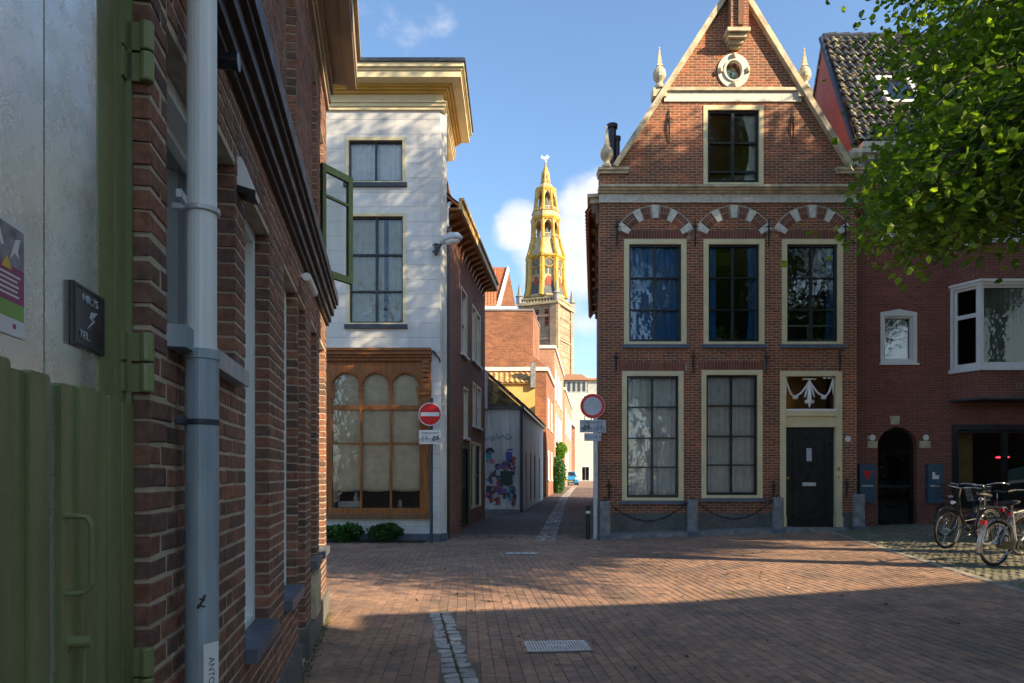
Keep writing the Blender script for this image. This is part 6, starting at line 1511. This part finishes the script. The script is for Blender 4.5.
# ------------------------------------------------------------------ bicycles
def make_bike(name, label, frame, stepthrough=False, basket=False, group='bicycles parked before the corner building'):
    """built at the origin, heading +X, wheels on z=0"""
    b = thing(name, label, 'bicycle', (0, 0, 0), group); Rw = .335; wb_ = 1.08
    for x_, nm in ((0, 'rear'), (wb_, 'front')):
        w_ = MB().ring((x_, 0, Rw), Rw-.018, .019, (0, 1, 0), 36, 8).build('wheel', 'rubber', b, smooth=True, fix=False)
        MB().ring((x_, 0, Rw), Rw-.045, .011, (0, 1, 0), 36, 6).build('rim', 'chrome', w_, fix=False)
        mb = MB()
        for k in range(28):
            a = 2*math.pi*k/28; s__ = 1 if k % 2 else -1; mb.tube([(x_+.015*math.cos(a+1), s__*.03, Rw+.015*math.sin(a+1)), (x_+(Rw-.05)*math.cos(a), 0, Rw+(Rw-.05)*math.sin(a))], .0017, 3, cap=False)
        mb.build('spoke', 'chrome', w_, fix=False)
        MB().tube([(x_, -.05, Rw), (x_, .05, Rw)], .02, 8).build('hub', 'chrome', w_)
        mud = MB(); a0, a1 = (R(10), R(200)) if nm == 'rear' else (R(20), R(165)); n = 14
        for k in range(n):
            A, B = a0+(a1-a0)*k/n, a0+(a1-a0)*(k+1)/n; r_ = Rw+.018
            mud.hexa([(x_+r_*math.cos(A), -.026, Rw+r_*math.sin(A)), (x_+r_*math.cos(B), -.026, Rw+r_*math.sin(B)), (x_+r_*math.cos(B), .026, Rw+r_*math.sin(B)), (x_+r_*math.cos(A), .026, Rw+r_*math.sin(A))]+[(x_+(r_+.004)*math.cos(t_), y_, Rw+(r_+.004)*math.sin(t_)) for t_, y_ in ((A, -.026), (B, -.026), (B, .026), (A, .026))])
        mud.build('mudguard', frame if not stepthrough else 'black_frame', b)
    bb = (.44, 0, .29); st_ = (.28, 0, .80); hd0 = (.90, 0, .66); hd1 = (.86, 0, .88)
    mb = MB(); mb.tube([bb, st_], .016, 10)
    if stepthrough: mb.tube([bb, (.62, 0, .40), (.80, 0, .60), hd1], .018, 10).tube([(.36, 0, .5), (.66, 0, .47), (.84, 0, .66)], .014, 10)
    else: mb.tube([bb, hd0], .018, 10).tube([(.29, 0, .77), (.865, 0, .85)], .016, 10)
    mb.tube([hd0, hd1], .021, 10)
    for s__ in (-.05, .05): mb.tube([(0, s__, Rw), (.40, s__*.5, .29)], .009, 6).tube([(0, s__, Rw), (.29, s__*.3, .74)], .008, 6)
    mb.build('frame', frame, b, smooth=False)
    mb = MB(); mb.tube([hd0, (.93, 0, .60)], .02, 8)
    for s__ in (-.05, .05): mb.tube([(.92, s__, .64), (.98, s__, .48), (wb_, s__, Rw)], .011, 8)
    mb.tube([(.93, -.05, .66), (.93, .05, .66)], .015, 8); mb.build('fork', frame, b)
    mb = MB(); mb.tube([hd1, (.835, 0, 1.02), (.87, 0, 1.05)], .013, 8)
    for s__ in (-1, 1): mb.tube([(.87, 0, 1.05), (.88, s__*.10, 1.06), (.86, s__*.22, 1.08), (.76, s__*.30, 1.07), (.66, s__*.32, 1.05)], .011, 8)
    hb_ = mb.build('handlebar', 'chrome', b, smooth=True)
    for s__ in (-1, 1): MB().tube([(.76, s__*.30, 1.07), (.64, s__*.325, 1.045)], .018, 8).build('grip', 'rubber', hb_)
    MB().tube([st_, (.26, 0, .92)], .012, 8).build('seat_post', 'chrome', b)
    sd_ = MB(); sd_.v += [(.13, -.10, .93), (.11, 0, .95), (.13, .10, .93), (.26, -.07, .945), (.26, 0, .965), (.26, .07, .945), (.42, -.02, .94), (.42, 0, .95), (.42, .02, .94), (.13, -.09, .89), (.13, .09, .89), (.42, 0, .91), (.26, -.05, .90), (.26, .05, .90)]
    for f_ in ((0, 3, 4, 1), (1, 4, 5, 2), (3, 6, 7, 4), (4, 7, 8, 5), (0, 1, 2, 10, 9), (9, 12, 3, 0), (12, 11, 6, 3), (10, 2, 5, 13), (13, 5, 8, 11), (9, 10, 13, 12), (12, 13, 11), (6, 11, 8, 7)): sd_.f.append(f_); sd_.mi.append(0)
    sd_.build('saddle', 'saddle', b, smooth=True)
    mb = MB()
    for s__ in (-.06, .06): mb.tube([(.24, s__, .70), (-.28, s__, .71)], .006, 6).tube([(0, s__, Rw), (-.1, s__, .71)], .005, 6).tube([(0, s__, Rw), (-.2, s__, .71)], .005, 6)
    for x_ in (-.27, -.15, 0, .12): mb.tube([(x_, -.06, .71), (x_, .06, .71)], .005, 5)
    mb.build('rear_rack', 'black_frame', b)
    MB().ring((.44, -.06, .29), .085, .006, (0, 1, 0), 24, 5).tube([(.44, -.06, .29), (.54, -.075, .16)], .009, 6).tube([(.44, .06, .29), (.34, .075, .42)], .009, 6).box(.49, .59, -.16, -.08, .15, .17).box(.29, .39, .08, .16, .41, .43).build('crank', 'black_frame', b)
    mb = MB(); mb.poly(Fr(0, -.055), [(.0, .27), (.44, .23), (.56, .26), (.56, .33), (.44, .37), (.0, .36), (-.05, .32)], (), 0, .02); mb.build('chain_guard', 'black_frame', b)
    MB().box(-.315, -.29, -.045, .045, .62, .68).build('rear_light', 'red_plastic', b)
    MB().tube([(.95, 0, .80), (1.02, 0, .80)], [.02, .035], 10).build('headlight', 'headlamp', b)
    MB().tube([(.42, .05, .28), (.30, .14, .01)], .008, 6).build('kickstand', 'black_frame', b)
    if basket: 
        mb = MB()
        for z_ in (.78, .86, .94, 1.02): w_ = .13+.04*(z_-.78)/.24; mb.tube([(.98-.0, -w_, z_), (1.22, -w_, z_), (1.22, w_, z_), (.98, w_, z_)], .006, 5, closed=True)
        for k in range(6): x_ = .98+.24*k/5; mb.tube([(x_, -.13, .78), (x_, -.17, 1.02)], .004, 4).tube([(x_, .13, .78), (x_, .17, 1.02)], .004, 4).tube([(x_, -.13, .78), (x_, .13, .78)], .004, 4)
        mb.build('basket', 'black_frame', b)
    return b
def place(b, x, y, rz_, lean=0.0):
    b.location = (x, y, gz(x, y)+.008); b.rotation_euler = (lean, 0, rz_)
GB = 'bicycles parked before the corner building'
bA = make_bike('bicycle', 'black upright bicycle nearest the letterbox, front wheel to the left', 'black_frame', True)
place(bA, 8.45, 12.15, R(203), R(-5))
bB = make_bike('bicycle', 'silver framed bicycle closest to the viewer, seen from its rear wheel', 'silver_frame', False)
place(bB, 6.95, 9.85, R(20), R(5))
bC = copy_tree(bB); bC['label'] = 'silver bicycle at the right edge leaning behind the nearest one'; place(bC, 8.15, 10.9, R(12), R(6))
bD = make_bike('bicycle', 'black bicycle with wire basket standing in the middle of the row', 'black_frame', True, True); place(bD, 9.35, 12.9, R(215), R(4))
bE = copy_tree(bD); bE['label'] = 'black basket bicycle at the back of the row by the shop window'; place(bE, 9.6, 13.9, R(200), R(-4))

# ------------------------------------------------------------------ drain covers, litter
def drain(label, x, y, w_, d_, ang, bars):
    t_ = thing('drain_grate', label, 'drain', (x, y, gz(x, y))); fr_ = Fr(x, y, math.cos(ang), math.sin(ang)); zz = gz(x, y)
    mb = MB(); mb.fb(fr_, -w_/2-.03, w_/2+.03, zz-.0, zz+.006, -d_/2-.03, d_/2+.03); mb.build('pit', 'black_paint', t_)
    mb = MB(); mb.fb(fr_, -w_/2, w_/2, zz+.006, zz+.014, -d_/2, -d_/2+.025).fb(fr_, -w_/2, w_/2, zz+.006, zz+.014, d_/2-.025, d_/2).fb(fr_, -w_/2, -w_/2+.02, zz+.006, zz+.014, -d_/2+.025, d_/2-.025).fb(fr_, w_/2-.02, w_/2, zz+.006, zz+.014, -d_/2+.025, d_/2-.025)
    for k in range(bars): u_ = -w_/2+.02+(k+.5)*(w_-.04)/bars; mb.fb(fr_, u_-(w_/bars)*.28, u_+(w_/bars)*.28, zz+.006, zz+.013, -d_/2+.025, d_/2-.025)
    if bars > 8: mb.fb(fr_, -.09, .09, zz+.006, zz+.0145, -.03, .03)
    mb.build('grate', 'galv', t_)
drain('long galvanised drain grate with many bars in the foreground paving', (556.5-512)*5.96/F, 5.96, .54, .34, R(5), 20)
drain('flat grey access cover set in the paving near the alley', (522-512)*13.0/F, 13.0, .62, .22, R(0), 4)
mb = MB(); rr = random.Random(99)
for k in range(230):
    y = rr.uniform(3.6, 15); x = rr.uniform(-.55*y if rr.random() < .5 else -.3*y, .75*y); 
    if x < -.5-.186*y: continue
    leaf(mb, Vector((x, y, gz(x, y)+.012)), rr.uniform(.03, .06), rr, droop=-.2)
o = mb.build('leaf_litter', 'leaf_dry', fix=False); o['kind'] = 'stuff'
# moss and weeds along the wall foot
mb = MB()
for k in range(900):
    y = rr.uniform(3.5, 7.4); x = -.645-.186*y+abs(rr.gauss(.05, .025)); leaf(mb, Vector((x, y, .012)), rr.uniform(.008, .02), rr)
for k in range(500):
    y = rr.uniform(4, 7.4); x = gut_x(y)+rr.gauss(0, .008); leaf(mb, Vector((x, y, .0)), rr.uniform(.008, .016), rr)
o = mb.build('weeds', 'grass', fix=False); o['kind'] = 'stuff'

# ------------------------------------------------------------------ street tree at the right
def tree(label, bx, by, cz_, rx_, ry_, rz_, nclump, per, ls, seed, zlow, skirt=0):
    t_ = thing('street_tree', label, 'tree', (bx, by, gz(bx, by))); rr = random.Random(seed); g0 = gz(bx, by)
    mb = MB(); top = Vector((bx-.3, by, cz_)); fork = Vector((bx-.05, by, max(g0+3.2, zlow-.9)))
    mb.tube([(bx, by, g0-.1), (bx, by, g0+.25), (bx-.02, by, g0+1.5), tuple(fork)], [.36, .25, .21, .19], 14)
    lv = MB(); limbs = []
    for k in range(11):
        a = k*2.4+rr.uniform(-.3, .3); e = rr.uniform(.15, 1.2); 
        end = Vector((bx+rx_*.72*math.cos(a)*math.cos(e*.9), by+ry_*.72*math.sin(a)*math.cos(e*.9), cz_+rz_*(.75*math.sin(e)-.35)))
        mid = fork.lerp(end, .5)+Vector((0, 0, .6)); pts = [fork.lerp(mid, t_/4)+Vector((rr.gauss(0, .06), rr.gauss(0, .06), 0)) for t_ in range(5)]+[mid.lerp(end, t_/4)+Vector((rr.gauss(0, .07), rr.gauss(0, .07), rr.gauss(0, .05))) for t_ in range(1, 5)]
        pts[0] = fork; n = len(pts); mb.tube(pts, [.12*(1-i/n)+.02 for i in range(n)], 8); limbs.append(pts)
    tr_ = mb
    nodes = [p for l_ in limbs for p in l_[3:]]
    tw = MB()
    for c_ in range(nclump+skirt+(130 if skirt else 0)):
        while True:
            p = Vector((rr.uniform(-1, 1), rr.uniform(-1, 1), rr.uniform(-1, 1)))
            if .35 < p.length < 1: break
        p = p.normalized()*(p.length**.6)
        q = Vector((bx-.3+p.x*rx_, by+p.y*ry_, cz_+p.z*rz_))
        zl = zlow+(.45*max(0, q.x-8.5) if skirt else 0)
        if q.z < zl: q.z = zl+rr.uniform(0, .5)
        if c_ >= nclump:      # low outer boughs on the side of the square
            yy = rr.uniform(7.0, 10.2); pyy = 55+158*rr.random()**.6; edge = 972-(pyy-60)*.46
            if pyy > 190: edge += (pyy-190)*1.5
            pxx = edge+abs(rr.gauss(0, 1))*80; xx = (pxx-512)*yy/F; zz_ = 1.5+(475-pyy)*yy/F
            q = Vector((xx, yy, zz_))
        if c_ >= nclump+skirt: q = Vector((rr.uniform(9.5, 13.5), rr.uniform(2.6, 5.6), rr.uniform(6.3, 8.0))); q.z += max(0, q.x-12)*.5  # extra clumps out of view, added to dapple the paving with shade
        nd = min(nodes, key=lambda n: (n-q).length)
        m_ = nd.lerp(q, .6)+Vector((rr.gauss(0, .1), rr.gauss(0, .1), .15)); out = (q-nd).normalized(); tip = q+out*.45+Vector((0, 0, -.25))
        tw.tube([nd, m_, q, tip], [.028, .016, .01, .004], 5, cap=False)
        sp = rr.uniform(.22, .42)
        for i in range(per):
            f_ = rr.random(); base = m_.lerp(q, min(1, f_*1.6)) if f_ < .5 else q.lerp(tip, (f_-.5)*2)
            d = Vector((rr.gauss(0, sp), rr.gauss(0, sp), rr.gauss(0, sp*.55)))
            leaf(lv, base+d, ls*rr.uniform(.7, 1.25), rr)
    o = tr_.build('trunk', 'bark', t_, smooth=True)
    tw.build('branches', 'bark', o, fix=False)
    lv.build('crown', 'leaf_tree', t_, fix=False)
    return t_
tree('leafy green street tree whose crown hangs over the right side', 10.3, 7.9, 10.5, 5.8, 3.6, 6.9, 820, 95, .105, 77, 4.6, 210)
tree('round street tree added out of view to dapple the paving, farthest of the row', 18.0, 5.6, 9.9, 2.6, 2.4, 1.9, 170, 90, .15, 80, 8.1)  # unseen tree, added to throw dapple on the rear of the square
tree('tall street tree added out of view to dapple the gable, before the east house', 17.5, 8.2, 13.6, 2.8, 2.6, 3.8, 230, 90, .15, 81, 9.8)  # unseen tree, added to throw dapple on the lower gable
for t__ in [x for x in bpy.data.objects if x.name.startswith('street_tree')]: t__['group'] = 'street trees beside the square'


# ------------------------------------------------------------------ unseen buildings around the viewer (they shade the square)
def block(name, label, x0, x1, y0, y1, h, mat, faces, roof='brown_tile', axis='y', rise=2.5):
    t_ = thing(name, label, 'building', ((x0+x1)/2, (y0+y1)/2, 0))
    MB().box(x0, x1, y0, y1, -.2, h).build('wall', mat, t_)
    mb = MB()
    if axis == 'y': xm = (x0+x1)/2; mb.face([(x0-.3, y0, h-.1), (x0-.3, y1, h-.1), (xm, y1, h+rise), (xm, y0, h+rise)]).face([(x1+.3, y0, h-.1), (x1+.3, y1, h-.1), (xm, y1, h+rise), (xm, y0, h+rise)]).face([(x0, y0, h), (x1, y0, h), (xm, y0, h+rise)]).face([(x0, y1, h), (x1, y1, h), (xm, y1, h+rise)])
    else: ym = (y0+y1)/2; mb.face([(x0, y0-.3, h-.1), (x1, y0-.3, h-.1), (x1, ym, h+rise), (x0, ym, h+rise)]).face([(x0, y1+.3, h-.1), (x1, y1+.3, h-.1), (x1, ym, h+rise), (x0, ym, h+rise)]).face([(x0, y0, h), (x0, y1, h), (x0, ym, h+rise)]).face([(x1, y0, h), (x1, y1, h), (x1, ym, h+rise)])
    if rise > 0: mb.build('roof', roof, t_)
    for fc in faces:
        if fc == 'n': fr_ = Fr(x1, y1, -1, 0); L_ = x1-x0
        elif fc == 'w': fr_ = Fr(x0, y1, 0, -1); L_ = y1-y0
        n = max(1, int(L_/2.4)); fl = int(h/3.1)
        for j in range(fl):
            for i in range(n):
                u_ = (i+.5)*L_/n; z_ = .9+j*3.1; wo = MB().fb(fr_, u_-.6, u_+.6, z_, z_+1.8, -.1, .05).build('window', 'white', t_); MB().fb(fr_, u_-.5, u_+.5, z_+.1, z_+1.7, .045, .056).build('pane', 'steel_dark', wo)
    return t_
block('shade_town_house', 'tall brick house added unseen behind the viewer on the right for its shade', 8.8, 12.0, -14, -1.2, 14.0, 'plain_brick', ('n', 'w'), rise=0)  # unseen house, added and sized to keep the near left wall in shade
# lower row whose eaves line throws the straight shadow across the square
lr = thing('low_row', 'low terrace row outside the picture to the right', 'building', (14, 0, 0))
p0, p1 = Vector((9.0, 1.16)), Vector((34.0, 1.16+25*.21)); fr_ = Fr(p1.x, p1.y, p0.x-p1.x, p0.y-p1.y); L_ = (p1-p0).length
MB().fb(fr_, 0, L_, -.2, 6.0, -5, 0).build('wall', 'plain_brick', lr)
for i in range(9):
    for z_ in (.9, 3.7): u_ = 1.4+i*2.6; wo = MB().fb(fr_, u_-.55, u_+.55, z_, z_+1.6, -.1, .05).build('window', 'white', lr); MB().fb(fr_, u_-.45, u_+.45, z_+.1, z_+1.5, .045, .056).build('pane', 'steel_dark', wo)
block('shade_east_house', 'gabled brick house added out of view farther along the street for its shade', 21.0, 28.0, 5.5, 14.5, 15.8, 'bay_brick', ('w',), axis='y', rise=3.0)  # unseen house, added to shade the gable house front below its cornice
